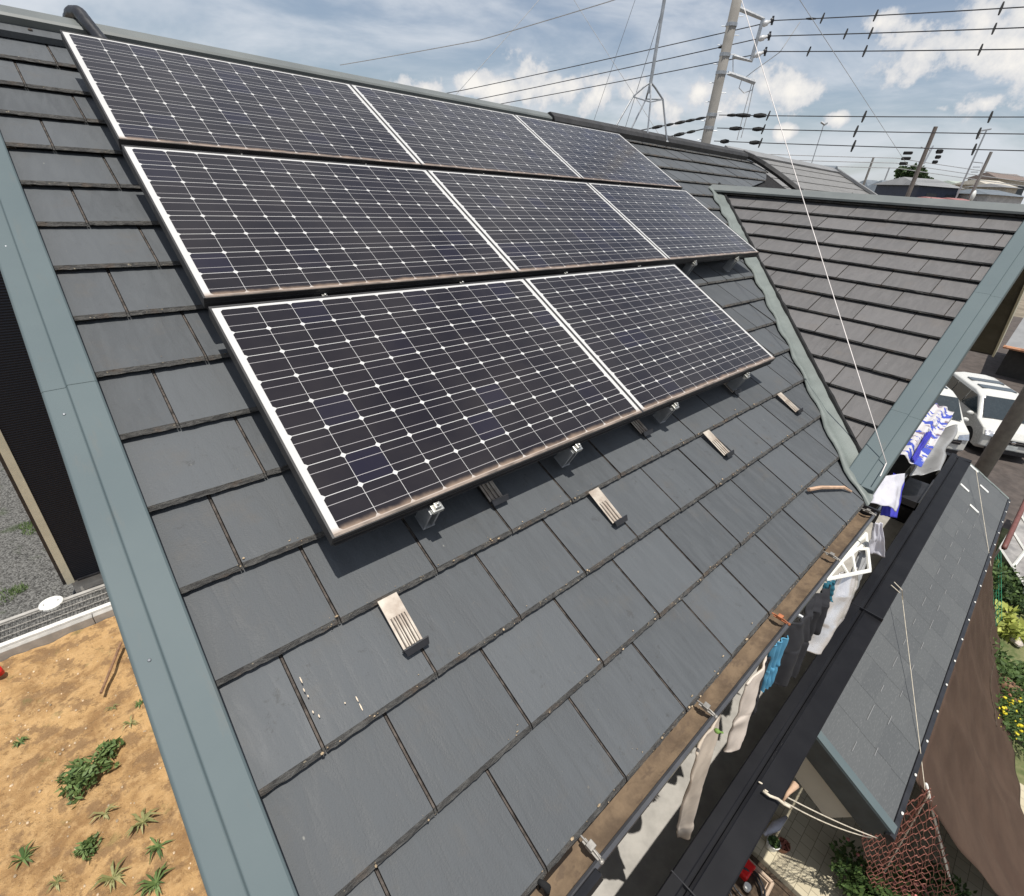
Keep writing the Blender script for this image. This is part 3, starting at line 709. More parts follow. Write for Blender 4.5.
# conduit over the ridge
mb = MB(); pts = [(.10, -.90, -.45), (.10, -.80, -.22), (.12, -.71, -.04), (.14, -.62, .06), (.165, -.53, .098), (.19, -.40, .075), (.22, -.28, .05), (.26, -.12, .06), (.30, .1, .07)]
pp = []
for i in range(len(pts) - 1):
    for j in range(6): pp.append(Vector(pts[i]).lerp(Vector(pts[i + 1]), j / 6))
o = MB(); o.tube(pp, [.034 + (.003 if i % 2 else 0) for i in range(len(pp))], 12)
tag(o.build('cable_conduit', M['black'], None, RM, smooth=True), 'curved black corrugated pipe over the ridge at the top left panel', 'pipe')

# ================================================================ LAUNDRY (hung from the pole under the eave)
def drape(name, px, mat, label, group='laundry on the balcony', w=.2, fold=.02, nf=3, cat='laundry', thick=.006, depthfn=None, seed=1, taper=1.0, label2=None):
    """px: list of (X, Y, Z, halfwidth_along, dirx, diry) spine stations; cloth is a folded sheet with thickness"""
    rr_ = random.Random(seed); ph = rr_.uniform(0, 6)
    n = 26; vs = []; fs = []; K = 18
    st = px
    for i in range(n + 1):
        t = i / n * (len(st) - 1); a = min(int(t), len(st) - 2); f = t - a; f = f * f * (3 - 2 * f)
        q = [lerp(st[a][k], st[a + 1][k], f) for k in range(6)]
        c = Vector(q[:3]); d = Vector((q[4], q[5], 0)).normalized(); nn = Vector((-d.y, d.x, 0))
        for j in range(K + 1):
            s_ = j / K * 2 - 1
            amp = fold * (.4 + .6 * i / n)
            off = amp * math.sin(s_ * nf * 3.14 + ph + i * .05) + .010 * noise.noise(Vector((s_ * 3, i * .3, seed)))
            vs.append(c + d * (s_ * q[3] * (1 + .06 * noise.noise(Vector((i * .25, s_, seed + 9))))) + nn * off + Vector((0, 0, .012 * noise.noise(Vector((s_ * 2, 0, seed))) * i / n)))
    for i in range(n):
        for j in range(K): fs.append((i * (K + 1) + j, i * (K + 1) + j + 1, (i + 1) * (K + 1) + j + 1, (i + 1) * (K + 1) + j))
    b = MB(); b.mesh(vs, fs); o = b.build(name, mat, None, None, smooth=True, solid=thick)
    if label: tag(o, label, cat, group)
    return o
drape('trousers', [(1.22, .030, -.44, .17, 1, -.15), (1.24, .055, -.62, .18, 1, -.15), (1.27, .075, -.95, .15, 1, -.1), (1.30, .098, -1.28, .085, 1, -.1), (1.32, .11, -1.44, .05, 1, 0)], M['tan'], 'long tan trousers hanging nearest the camera, hem blown outward', fold=.026, nf=1.1, thick=.010)
b = MB(); p = at(717, 731, 1.95); b.ell(p, (.010, .012, .010)); b.tube([p, p + Vector((.02, .018, -.01))], .004, 6)
tag(b.build('clothes_peg', leafmat('green_plastic', (.14, .25, .05), (.18, .30, .08)), None, None), 'green clothes peg on top of the tan trousers', 'peg')
drape('trousers', [(1.70, .04, -.44, .15, 1, -.1), (1.69, .07, -.7, .17, 1, -.1), (1.67, .088, -.94, .14, 1, -.1)], M['tan2'], 'pale beige shorts with a bulging hem, second from the camera', fold=.030, nf=1.1, thick=.010, seed=4)
drape('shirt', [(1.80, .04, -.5, .07, .9, -.1), (1.85, .055, -.75, .07, .9, -.2), (1.9, .07, -.98, .03, .9, -.2)], M['navy'], 'small dark garment between the beige shorts and the light blue cloth', fold=.02, seed=6)
drape('towel', [(1.93, .045, -.42, .07, .9, .2), (1.94, .06, -.62, .06, .9, .2), (1.94, .07, -.78, .045, .9, .2)], M['sky'], 'light blue cloth hanging beside the black trousers', fold=.02, seed=8)
drape('trousers', [(2.15, .05, -.42, .10, .9, .3), (2.15, .10, -.6, .11, .9, .3), (2.13, .125, -.84, .085, .9, .3)], M['navy'], 'black trousers with blunt hem between the blue cloth and the silver bag', fold=.025, nf=1.3, thick=.02, seed=3)
drape('shirt', [(2.5, .05, -.42, .12, .9, .2), (2.45, .09, -.5, .13, .9, .2), (2.45, .11, -.72, .12, .9, .2)], M['navy'], 'black shirt right behind the silver bag', fold=.02, seed=13)
drape('towel', [(2.62, .06, -.40, .05, .9, .3), (2.62, .085, -.55, .06, .9, .3)], M['teal'], 'teal cloth under the white hanger frame', fold=.015, seed=15)
drape('garment_bag', [(2.86, .11, -.42, .09, .8, .3), (2.80, .15, -.55, .13, .8, .3), (2.72, .165, -.74, .12, .8, .35), (2.64, .165, -.93, .10, .8, .3)], M['foil'], 'shiny silver plastic garment bag below the white hanger frame', fold=.035, nf=1.2, thick=.01, seed=21)
b = MB()
A_, B_, C_ = Vector((2.62, .035, -.40)), Vector((2.98, .19, -.42)), Vector((3.38, .055, -.40))
for p, q in ((A_, B_), (B_, C_), (A_, C_)): b.tube([p, q], .013, 6)
for f in (.35, .62): b.tube([A_.lerp(C_, f), A_.lerp(B_, .3 + f * .6)], .010, 6); b.tube([A_.lerp(C_, f), B_.lerp(C_, 1 - f * .7)], .010, 6)
tag(b.build('hanger_frame', M['white'], None, None), 'white triangular plastic hanger frame with crossbars, poking out past the gutter', 'hanger', 'laundry on the balcony')
drape('garment_bag', [(3.25, .10, -.45, .06, .9, .3), (3.1, .14, -.6, .05, .9, .3), (3.0, .155, -.72, .03, .9, .3)], M['greyc'], 'grey cloth hanging past the tip of the white hanger frame', fold=.02, seed=22)
def patch(name, q, mat, label, fold=.03, nf=3, seed=1, thick=.004, cat='laundry', K=26):
    P4 = [at(*c) for c in q]; nn = (P4[1] - P4[0]).cross(P4[3] - P4[0]).normalized()
    def fn(a, b_):
        p = P4[0].lerp(P4[1], a).lerp(P4[3].lerp(P4[2], a), b_)
        e = .012 * noise.noise(Vector((a * 4, b_ * 4, seed)))
        return p + nn * (fold * math.sin(a * nf * 3.14 + seed + 2 * b_) + fold * 1.2 * noise.noise(Vector((a * 5, b_ * 3, seed + 5)))) + (P4[1] - P4[0]).normalized() * e + (P4[3] - P4[0]).normalized() * e * 1.5
    b = MB(); b.grid(fn, K, K); o = b.build(name, mat, None, None, smooth=True, solid=thick); return tag(o, label, cat, 'laundry on the balcony')
patch('towel', [(874, 522, 3.25), (883, 524, 3.25), (884, 556, 3.35), (866, 553, 3.35)], M['whitec'], 'small white towel flaring out just past the gutter end', .012, 2, 31)
patch('shirt', [(873, 477, 3.55), (902, 474, 3.7), (897, 512, 3.6), (869, 500, 3.45)], M['whitec'], 'white shirt with a royal blue garment behind its right edge', .02, 2, 33)
patch('shirt', [(893, 473, 3.75), (903, 477, 3.8), (896, 518, 3.7), (882, 515, 3.65)], M['blue'], 'royal blue garment overlapping the edge of the white shirt', .012, 1.4, 34)
patch('towel', [(936, 403, 5.2), (954, 412, 5.2), (920, 468, 4.1), (897, 452, 4.1)], M['print'], 'white towel with blue printed pattern at the far end of the laundry', .014, 3, 41)
patch('cloth_cover', [(912, 428, 4.7), (952, 428, 5.0), (934, 476, 4.4), (904, 470, 4.2)], M['greyc'], 'crumpled pale grey plastic sheet beside the blue printed towel', .07, 2.6, 43)
patch('shirt', [(926, 432, 4.5), (932, 434, 4.5), (916, 461, 4.1), (911, 459, 4.1)], M['blue'], 'bright blue cloth folded over the grey plastic sheet', .012, 1, 44)
b = MB(); bx0 = Vector((5.0, .10, -.66)); b.box((4.7, .02, -.70), (5.35, .20, -.68)); b.box((4.7, .19, -.70), (5.35, .20, -.62)); b.box((4.7, .02, -.70), (4.71, .20, -.62))
tag(b.build('hanging_tray', M['black'], None, None), 'shallow black tray below the crumpled grey plastic sheet', 'tray')

# ================================================================ TIES AND GUY LINES
def sag(p, q, s, n=14):
    p, q = Vector(p), Vector(q); return [p.lerp(q, i / n) + Vector((0, 0, -s * 4 * (i / n) * (1 - i / n))) for i in range(n + 1)]
def line_obj(name, p, q, r, mat, label, cat, s=0.0, group=None, n=14, k=6):
    b = MB(); b.tube(sag(p, q, s, n), r, k); return tag(b.build(name, mat, None, None, smooth=True), label, cat, group)
capz = -1.33
line_obj('rope', hit(759, 782, 2, capz), hit(877, 838, 2, -3.0), .0045, M['rope'], 'upper of the two pale ropes tied from the black balcony cap to the netting', 'rope', .03)
line_obj('rope', hit(765, 790, 2, capz), hit(872, 838, 2, -3.02), .0045, M['rope'], 'lower of the two pale ropes tied from the black balcony cap to the netting', 'rope', .06)
b = MB(); pts = [hit(x, y, 2, capz + .004 * (i % 2)) for i, (x, y) in enumerate(((763, 791), (770, 796), (778, 799), (784, 804), (790, 807)))]
b.tube(pts, .008, 6); tag(b.build('rope_knot', M['rope'], None, None, smooth=True), 'loose twisted rope end lying on the black balcony cap', 'rope')
b = MB(); p = [hit(783, 801, 2, -1.45), hit(788, 793, 2, -1.42), hit(796, 784, 2, -1.40)]; b.tube(p, [.006, .012, .022], 6)
tag(b.build('cloth_strip', M['timber'], None, None, smooth=True), 'cream cloth strip knotted round the ropes beside the balcony cap', 'cloth')
b = MB(); b.tube([hit(894, 582, 2, capz), hit(902, 590, 2, -1.37), hit(903, 600, 2, -2.2)], .004, 5); b.tube([hit(891, 585, 2, capz), hit(900, 593, 2, -1.37)], .004, 5)
tag(b.build('string', M['rope'], None, None), 'short doubled string looped over the balcony cap above the grey lean-to roof', 'string')
line_obj('string', hit(902, 596, 2, -2.3), hit(925, 790, 2, -3.02), .0035, M['rope'], 'thin pale string running down the lean-to roof from the balcony cap', 'string')
line_obj('string', hit(976, 470, 2, -2.35), hit(991, 566, 2, -2.98), .004, M['rope'], 'thin pale string crossing the far end of the lean-to roof', 'string')

# ================================================================ ROOF MAST
mast = empty('antenna_mast', RP(6.05, -.48, .1), 'slim grey tripod roof mast standing on the main ridge', 'antenna mast')
ap = hit(650.4, 84, 1, -4.42)
mtop = Vector((ap.x, ap.y, 5.7))
b = MB(); b.tube([ap + Vector((0, 0, -.10)), Vector((ap.x, ap.y, 4.2)), mtop], [.022, .021, .019], 10); b.build('mast_pole', M['steel'], mast)
feet = [Vector((5.66, -4.62, 2.10)), Vector((6.04, -4.62, 2.10)), hit(647, 139, 1, -4.24), hit(667, 141.6, 1, -4.20)]
knee = [hit(632.8, 96.7, 1, -4.56), hit(646, 99, 1, -4.58), hit(650.5, 102, 1, -4.33), hit(662.9, 99.5, 1, -4.33)]
for f_, k_ in zip(feet, knee):
    b = MB(); b.tube([ap + Vector((0, 0, .02)), ap.lerp(k_, .35) + Vector((0, 0, .02)), k_, f_], .012, 6); b.ell(f_, (.03, .03, .012), 8, 4); b.build('leg', M['steel'], mast)
for i, j in ((0, 2), (1, 3), (2, 3)):
    b = MB(); b.tube([knee[i], knee[j]], .008, 5); b.build('brace', M['steel'], mast)
b = MB(); b.tube([mtop + Vector((-.5, 0, -.1)), mtop + Vector((.5, 0, -.1))], .01, 5)
for i in range(7): b.tube([mtop + Vector((-.45 + i * .15, -.25, -.1)), mtop + Vector((-.45 + i * .15, .25, -.1))], .006, 4)
b.build('antenna', M['steel'], mast)
gtop = Vector((ap.x, ap.y, 5.06)); gmid = Vector((ap.x, ap.y, 3.62))
anch = WM @ Vector((-.02, -(3.34 - WX0) / CS, .05))
line_obj('guy_wire', gtop, anch, .0032, M['whitewire'], 'white guy wire slanting down across the wing roof to its verge', 'guy wire', .02, 'guy wires of the roof mast')
line_obj('guy_wire', anch, anch + Vector((-.19, .02, -.02)), .003, M['whitewire'], 'short white wire end bent over the foot of the wing verge', 'guy wire')
line_obj('guy_wire', gtop, at(908, 166, 13), .0042, M['greywire'], 'thin grey guy wire running down to the right between the mast and the far poles', 'guy wire', .0, 'guy wires of the roof mast')
line_obj('guy_wire', gtop, at(592, 126, 8.2), .0032, M['greywire'], 'thin grey guy wire falling well left of the mast behind the topmost panels', 'guy wire', .0, 'guy wires of the roof mast')
line_obj('guy_wire', gmid, at(622, 138, 7.8), .004, M['greywire'], 'grey guy wire dropping steeply from the mast beside its leftmost leg', 'guy wire', .0, 'guy wires of the roof mast')

# ================================================================ UTILITY POLE AND POWER LINES
D = 14.0
PB = at(706, 141, 14.4); pxy = Vector((PB.x, PB.y, 0))
def onpole(py):   # height on the pole at image row py
    d = pix_dir(0, 0); best = None
    for i in range(4000):
        z = -1 + i * .004; q = Vector((pxy.x, pxy.y, z)) - CW; y = 448 + F * q.dot(AX[1]) / q.dot(AX[2])
        if best is None or abs(y - py) < best[0]: best = (abs(y - py), z)
    return Vector((pxy.x, pxy.y, best[1]))
def atpole(px, py, dd=0): # a point beside the pole at about the pole's depth
    q = onpole(py) - CW; return at(px, py, q.dot(AX[2]) + dd)
up_ = empty('utility_pole', (pxy.x, pxy.y, GZ), 'tall concrete utility pole with bracket arms rising behind the main ridge', 'utility pole')
b = MB(); b.tube([(pxy.x, pxy.y, GZ), (pxy.x, pxy.y, 2), (pxy.x, pxy.y, 10)], [.16, .14, .115], 16); b.build('pole', M['pole'], up_, smooth=True)
b = MB()
for py in (25, 55, 73, 115, 128):
    p = onpole(py); b = MB(); b.tube([p + Vector((0, 0, -.04)), p + Vector((0, 0, .04))], .145, 14); b.build('band', M['steel'], up_)
b = MB()
for i in range(14): p = onpole(140 - i * 9.5); s_ = 1 if i % 2 else -1; b.tube([p, p + Vector((.12 * s_, .22 * s_, 0))], .01, 4)
b.build('step_bolt', M['steel'], up_)
b = MB(); b.tube([atpole(738, 8), atpole(763, 19), atpole(751, 61), atpole(733, 56)], .055, 6); b.build('bracket_arm', M['steel'], up_)
b = MB(); b.tube([atpole(728, 73), atpole(755, 82.5)], [.05, .06], 6); b.build('lower_arm', M['steel'], up_)
for (x0, y0, x1, y1) in ((760, 26, 772, 20.5), (756, 40, 769, 36), (752.5, 57, 765, 51.5)):
    p, q = atpole(x0, y0), atpole(x1, y1); b = MB()
    b.tube([p, p.lerp(q, .25), p.lerp(q, .3), p.lerp(q, .6), p.lerp(q, .65), q], [.04, .04, .065, .065, .04, .03], 8); b.build('insulator', M['porcelain'], up_, smooth=True)
    b = MB(); d = (q - p).normalized(); b.ell(q, (.06, .06, .06), 8, 5); v_ = atpole(x1 + 1.5, y1 - 4.5); w_ = atpole(x1 - .5, y1 + 4.5); b.tube([v_, w_], .03, 5); b.build('clamp', M['black'], up_)
# droppers and loops by the lower arm
for k, pp_ in enumerate([[(742, 79), (739, 88), (744, 93), (752, 90), (754, 83)], [(733, 58), (733, 72), (737, 76)], [(752, 83), (744, 112), (737, 140)], [(754, 83), (748, 112), (741, 138)]]):
    b = MB(); pts = [atpole(x, y) for x, y in pp_]; b.tube(pts, .012, 4); b.build('drop_wire', M['greywire'], up_)
def wire(pts, r, label, group, mat=M['wire'], n=12, marks=(), cat='power line'):
    b = MB(); allp = []
    for p, q in zip(pts, pts[1:]): allp += sag(p, q, (q - p).length * .002, n)[:-1]
    allp.append(pts[-1]); b.tube(allp, r, 5)
    o = b.build('power_line', mat, None, None); tag(o, label, cat, group)
    for (x, y, l, rad, tilt) in marks:
        # marker piece standing across the wire
        best = min(allp_dense(allp), key=lambda a: (a[1] - x) ** 2 + (a[2] - y) ** 2); c = best[0]
        b = MB(); e = (AX[0] * tilt[0] + AX[1] * tilt[1]).normalized(); s_ = (c - CW).dot(AX[2]) / F
        b.tube([c - e * l * s_, c - e * l * .4 * s_, c, c + e * l * .4 * s_, c + e * l * s_], [rad * s_ * .5, rad * s_ * .7, rad * s_ * .8, rad * s_ * .7, rad * s_ * .5], 6); b.build('spacer', M['void'], o)
    return o
def allp_dense(a):
    out = []
    for p, q in zip(a, a[1:]):
        for i in range(8):
            c = p.lerp(q, i / 8); v = c - CW; out.append((c, 512 + F * v.dot(AX[0]) / v.dot(AX[2]), 448 + F * v.dot(AX[1]) / v.dot(AX[2])))
    return out
gR = 'power lines running right from the utility pole'; gLf = 'power lines running left behind the ridge'
up_t = (.38, -.92)
wire([atpole(772, 20.5), at(1024, 7, 10.4), at(1300, -8, 7.6)], .012, 'uppermost wire of the three high ones right of the pole', gR, marks=((812, 19, 5, 1.3, (1, 0)), (822, 19, 5.5, 1.3, up_t), (877, 17, 6, 1.4, up_t), (1000, 9, 7, 1.5, up_t)))
wire([atpole(769, 36), at(1024, 27.5, 10.4), at(1300, 19, 7.6)], .012, 'middle wire of the three high ones right of the pole', gR, marks=((845.5, 36, 5.5, 1.3, up_t), (871, 35, 6, 1.4, up_t), (993, 29, 6, 1.4, up_t)))
wire([atpole(765, 51.5), at(1024, 49, 10.4), at(1300, 45, 7.6)], .012, 'lowest wire of the three high ones right of the pole', gR, marks=((809, 52, 5, 1.3, up_t), (866, 52, 6, 1.4, up_t), (982, 50, 6, 1.4, up_t)))
dk = [(0, 1)]
wire([atpole(719, 115), at(1024, 117, 11.8), at(1300, 118, 9.6)], .012, 'uppermost wire of the lower trio crossing the sky right of the pole', gR, marks=((732, 115, 5, 2, (1, 0)), (743, 115.5, 7, 2.6, (1, 0.05)), (761, 116, 6, 3, (1, 0)), (768.5, 116, 5, 1.2, up_t), (863.5, 118, 6, 1.5, up_t), (990, 118, 6, 1.5, up_t)))
wire([atpole(717, 128), at(1024, 134, 11.8), at(1300, 139, 9.6)], .012, 'middle wire of the lower trio crossing the sky right of the pole', gR, marks=((737, 128, 6, 2.6, (1, 0)), (757, 129.5, 5, 2.8, (1, 0)), (764, 130, 5, 1.2, up_t), (855, 133, 6, 1.5, up_t), (979.5, 134, 6, 1.5, up_t)))
wire([atpole(714, 141), at(1024, 150.7, 11.8), at(1300, 159, 9.6)], .012, 'lowest wire of the lower trio crossing the sky right of the pole', gR, marks=((724.5, 141, 4, 2.8, (1, 0)), (754.5, 143, 5, 2.8, (1, 0)), (760, 143, 5, 1.2, up_t), (852, 147.5, 6, 1.5, up_t), (974, 150, 6, 1.5, up_t)))
wire([atpole(762, 24), at(464, 90, 18.5), at(330, 113, 21)], .013, 'uppermost of the three wires left of the pole', gLf)
wire([atpole(757, 39), at(484, 98, 18.5), at(330, 124, 21)], .013, 'middle one of the three wires left of the pole', gLf, marks=((722, 48, 4, 1.8, (1, -.2)),))
wire([atpole(753, 55), at(511, 102, 18.5), at(330, 134, 21)], .013, 'lowest of the three wires left of the pole', gLf)
wire([atpole(712, 116), at(652, 128, 15.2), at(560, 146, 17)], .016, 'thick wire with black insulators low behind the tripod mast', gLf, marks=((700, 118, 4.5, 1.8, (1, -.2)), (690, 120.5, 4.5, 2, (1, -.2)), (680, 122.5, 5, 2.2, (1, -.2)), (669, 124.5, 4, 1.8, (1, -.2)), (657.5, 127, 5, 2.2, (1, -.2))))
wire([atpole(708, 128), at(672, 136, 14.8), at(600, 150, 16)], .016, 'second insulated wire just above the ridge beside the pole base', gLf, marks=((691, 131, 4, 2, (1, -.2)), (679, 134, 5, 2.4, (1, -.2))))
wire([at(340, 65, 30), at(480, 40, 26), at(614, 0, 22), at(700, -35, 20)], .02, 'long thin wire rising from the ridge to the top edge of the photo', 'distant thin wires', M['greywire'])
wire([at(440, 113, 30), at(460, 90, 30), at(539, 0, 30), at(600, -70, 30)], .017, 'thin wire crossing the long rising wire steeply', 'distant thin wires', M['greywire'])
wire([at(560, -20, 24), at(574, 0, 24), at(631, 90, 24), at(660, 136, 24)], .012, 'faint thin wire slanting down to the tripod mast from the upper left', 'distant thin wires', M['greywire'])
wire([at(800, 22, 13), at(780, 52, 13.2), at(755, 70, 13.6), at(742, 80, 14)], .010, 'curved service wire dropping from the high wire to the lower arm', 'distant thin wires', M['greywire'], cat='service wire')
for i, (y0, y1) in enumerate(((158, 163), (163, 168), (168, 172))):
    wire([at(762, y0 - 4, 40), at(896, y0, 40), at(1100, y1 + 24, 44)], .028, 'faint distant wire low over the far houses, %s of three' % ('top', 'middle', 'bottom')[i], 'distant thin wires', M['greywire'])

def far_pole(px0, py0, px1, py1, depth, rad, label, mat=M['pole'], arms=()):
    p = at(px1, py1, depth); b = MB()
    # vertical pole through the base bearing, as tall as the photograph shows
    best = min(((abs(448 + F * (Vector((p.x, p.y, z)) - CW).dot(AX[1]) / (Vector((p.x, p.y, z)) - CW).dot(AX[2]) - py0), z) for z in [p.z + i * .05 for i in range(400)]), key=lambda a: a[0])
    t = empty('utility_pole', (p.x, p.y, GZ), label, 'utility pole', 'utility poles beyond the roofs')
    b.tube([(p.x, p.y, GZ), (p.x, p.y, best[1])], [rad * 1.2, rad * .8], 8); b.build('pole', mat, t)
    for (x, y, x2, y2, r) in arms:
        b = MB(); b.tube([at(x, y, depth), at(x2, y2, depth)], r, 5); b.build('arm', M['void'] if r > .1 else M['steel'], t)
    return t
far_pole(937, 127, 908, 195, 34, .15, 'brown utility pole with three insulators either side above the dark houses', simple('brown_pole', (.19, .16, .14), .85), ((933, 146, 924, 163, .06), (924, 163, 919, 162, .05), (930, 150, 921, 147, .04), (904, 153, 912, 153, .105), (902, 158.5, 910, 158.5, .105), (900, 163.5, 907, 163.5, .105), (937, 151.5, 942, 151.5, .14), (936, 157, 940, 157, .12), (933, 162, 937, 162, .11)))
far_pole(994, 152, 969, 200, 36, .12, 'slim grey utility pole with a small comb antenna, right of the lattice mast', M['pole'], ((973, 162, 983, 163, .03), (973, 167, 980, 167, .03), (971, 172, 978, 172, .03), (983, 163, 980, 174, .03)))
far_pole(985, 130, 955, 200, 36, .06, 'tall thin lattice antenna mast right of the brown pole', M['steel'], ((979, 131, 991, 129, .06), (981, 131, 979, 138, .05)))
far_pole(875, 157, 865, 181, 45, .11, 'short grey pole above the pale far roof, left of the brown pole')
far_pole(891, 167, 884, 182, 55, .09, 'tiny far pole between the short grey pole and the round tree', M['greywire'])
st = far_pole(824, 125, 812, 162, 30, .03, 'thin street lamp post behind the second house ridge', M['steel'], ((824, 125, 827, 123, .07), (824, 124, 821, 122, .07)))
st['category'] = 'street lamp'; st.name = 'street_lamp'; 
px_ = at(985, 465, 13.5)
t = empty('utility_pole', (px_.x, px_.y, GZ), 'thick grey pole standing between the lean-to roof end and the white minivan', 'utility pole')
b = MB(); b.tube([(px_.x, px_.y, GZ), (px_.x, px_.y, 4)], [.19, .15], 16); b.build('pole', simple('grey_pole', (.20, .18, .16), .8, var=.15), t, smooth=True)

# ================================================================ NEIGHBOURING HOUSES
# black house on the left
nh = empty('black_house', (0, -11, GZ), 'black-clad house with pale corner trim on a gravel yard, left of the roof', 'house')
b = MB(); b.box((-1.70, -17, GZ + .42), (6, -9.74, .45)); b.build('wall', M['siding'], nh)
b = MB(); b.box((-1.66, -16.9, GZ - .1), (5.9, -9.78, GZ + .41)); b.build('foundation', M['concrete'], nh)
b = MB(); b.box((-1.715, -9.80, GZ + .40), (-1.60, -9.715, .45)); b.build('corner_trim', M['trim'], nh, bevel=.004)
b = MB(); b.box((-1.76, -9.90, GZ + .42), (-1.716, -9.72, .45)); b.build('corner_edge', M['black'], nh)
b = MB(); b.box((-1.56, -9.735, GZ + .40), (6, -9.715, GZ + .44)); b.build('drip_edge', M['black'], nh)
b = MB(); b.prism([(-1.9, .45), (2.1, 1.0), (6.2, .45)], -17.2, -9.9, lambda a, c_, d: (a, d, c_)); b.build('roof', M['farroof'], nh)
kw_ = empty('kerb_wall', (-3, -8.95, GZ), 'low concrete block kerb with a pale top strip between sand and wire mesh', 'kerb')
for i in range(9):
    x = -9 + i * 1.25; kb = MB(); kb.box((x + .004, -9.05, GZ - .1), (x + 1.246, -8.87, GZ + .16)); kb.build('kerb_block', M['concrete'], kw_, None, bevel=.010)
kb = MB(); kb.box((-9, -9.052, GZ + .16), (2.2, -8.96, GZ + .205)); kb.build('top_strip', M['concrete_pale'], kw_, None, bevel=.006)
o = sheet('gravel_strip', -9, 2.2, -9.72, -9.05, GZ + .09, M['gravel'], 1)
# steel mesh lying on the gravel strip
tray = empty('mesh_sheet', (-2, -9.4, GZ + .1), 'welded wire mesh lying on the gravel strip behind the kerb', 'wire mesh')
b = MB()
for i in range(4): b.tube([(-9, -9.10 - i * .17, GZ + .135), (2.2, -9.10 - i * .17, GZ + .135)], .007, 4)
b.build('long_wires', M['dull'], tray)
b = MB()
for i in range(150): x = -5.6 + i * .05; b.tube([(x, -9.08, GZ + .125), (x, -9.66, GZ + .125)], .003, 3, cap=False)
b.build('cross_wires', M['darkwire'], tray)
o = MB(); o.box((-9, -9.76, GZ - .05), (2.2, -9.69, GZ + .12)); tag(o.build('gravel_edging', M['concrete'], None, None, bevel=.01), 'thin concrete edging between the gravel yard and the wire mesh', 'edging')
mc = hit(51, 603, 2, GZ + .13)
t = empty('drain_cover', mc, 'round white plastic drain cover beside the gravel edging', 'drain cover')
b = MB(); b.tube([mc + Vector((0, 0, -.15)), mc, mc + Vector((0, 0, .012))], [.175, .175, .165], 28); b.build('lid', M['white'], t, bevel=0)
for dx in (-.1, .1):
    b = MB(); b.tube([mc + Vector((dx, 0, .012)), mc + Vector((dx, 0, .016))], .012, 8); b.build('key_hole', M['black'], t)
p = hit(-1, 674, 2, GZ + .10); b = MB(); b.tube([p, p + Vector((0, 0, .12))], [.07, .06], 10); b.ell(p + Vector((0, 0, .12)), (.06, .06, .02)); tag(b.build('marker_cap', M['red'], None, None, smooth=True), 'red cap at the left end of the kerb', 'marker')
p, q = hit(121, 643, 2, GZ + .16), hit(101, 693, 2, GZ + .13)
b = MB(); b.tube([p, p.lerp(q, .5) + Vector((.02, 0, .03)), q], .022, 6); tag(b.build('stick', M['wood'], None, None), 'long thin brown stick lying on the sand near the verge', 'stick')

def hz(x, y): return GZ + .0 + .10 * (noise.fractal(Vector((x * 1.6, y * 1.6, 0)), 1, 2, 5) * .5 + .6 * noise.noise(Vector((x * 5, y * 5, 3))) * .5)
def weed(px, py, r, n, mat, label, kind, seed, leaf=.05, tall=.25):
    rr_ = random.Random(seed); c = hit(px, py, 2, GZ + .05); c.z = hz(c.x, c.y)
    b = MB()
    if kind == 'bush':
        for i in range(n):
            a = rr_.uniform(0, 6.28); rad = r * rr_.random() ** .7 * (.8 + .45 * math.sin(5 * a + seed) * math.sin(2 * a + 1)); h = tall * (1 - (rad / r / 1.3) ** 2) * rr_.uniform(.2, 1)
            o_ = c + Vector((math.cos(a) * rad, math.sin(a) * rad, max(.02, h))); d = Vector((rr_.gauss(0, 1), rr_.gauss(0, 1), rr_.uniform(-.2, .8))).normalized()
            s_ = d.cross(Vector((rr_.gauss(0, 1), rr_.gauss(0, 1), rr_.gauss(0, 1)))).normalized() * leaf * .38; d *= leaf * rr_.uniform(.7, 1.4); b.var = rr_.random()
            b.face(o_ - d, o_ - d * .2 + s_, o_ + d, o_ - d * .2 - s_)
        for i in range(9):
            a = rr_.uniform(0, 6.28); b.var = .2; b.tube([c, c + Vector((math.cos(a) * r * .8, math.sin(a) * r * .8, tall * .6))], .005, 4)
    else:
        for i in range(n):
            a = rr_.uniform(0, 6.28); l = r * .8 * rr_.uniform(.25, 1.2) ** 1.3; w_ = l * .06 + .002; d = Vector((math.cos(a), math.sin(a), 0)); s_ = Vector((-d.y, d.x, 0)) * w_; b.var = rr_.random()
            p0 = c; p1 = c + d * l * .5 + Vector((0, 0, l * rr_.uniform(.25, .6))); p2 = c + d * l + Vector((0, 0, l * rr_.uniform(.0, .3)))
            b.mesh([p0 - s_ * .5, p0 + s_ * .5, p1 + s_, p1 - s_, p2], [(0, 1, 2, 3), (3, 2, 4)])
    o = b.build('weed', mat, None, None); tag(o, label, 'weed', 'weeds on the sand lot'); return o
weed(84, 778, .30, 420, M['weed'], 'largest leafy green weed, sprawling over the sand beside the verge', 'bush', 1, .05, .30)
weed(110, 752, .17, 150, M['weed'], 'green weed lobe adjoining the upper right of the largest weed', 'bush', 2, .045, .22)
weed(87, 848, .14, 150, M['weed'], 'compact bright green weed below the largest weed', 'bush', 3, .04, .18)
weed(19, 740, .12, 60, M['weed'], 'small green weed at the left edge of the photo, above the others', 'spiky', 4)
weed(22, 858, .20, 26, M['weed'], 'spiky weed at the lower left corner of the photo', 'spiky', 5)
weed(142, 820, .22, 40, M['grassy'], 'olive spiky weed right of the compact bright one', 'spiky', 6)
weed(104, 812, .20, 24, M['grassy'], 'thin trailing weed between the largest and the compact weed', 'spiky', 7)
weed(157, 845, .20, 26, M['weed'], 'narrow-leaved green weed close to the verge', 'spiky', 8)
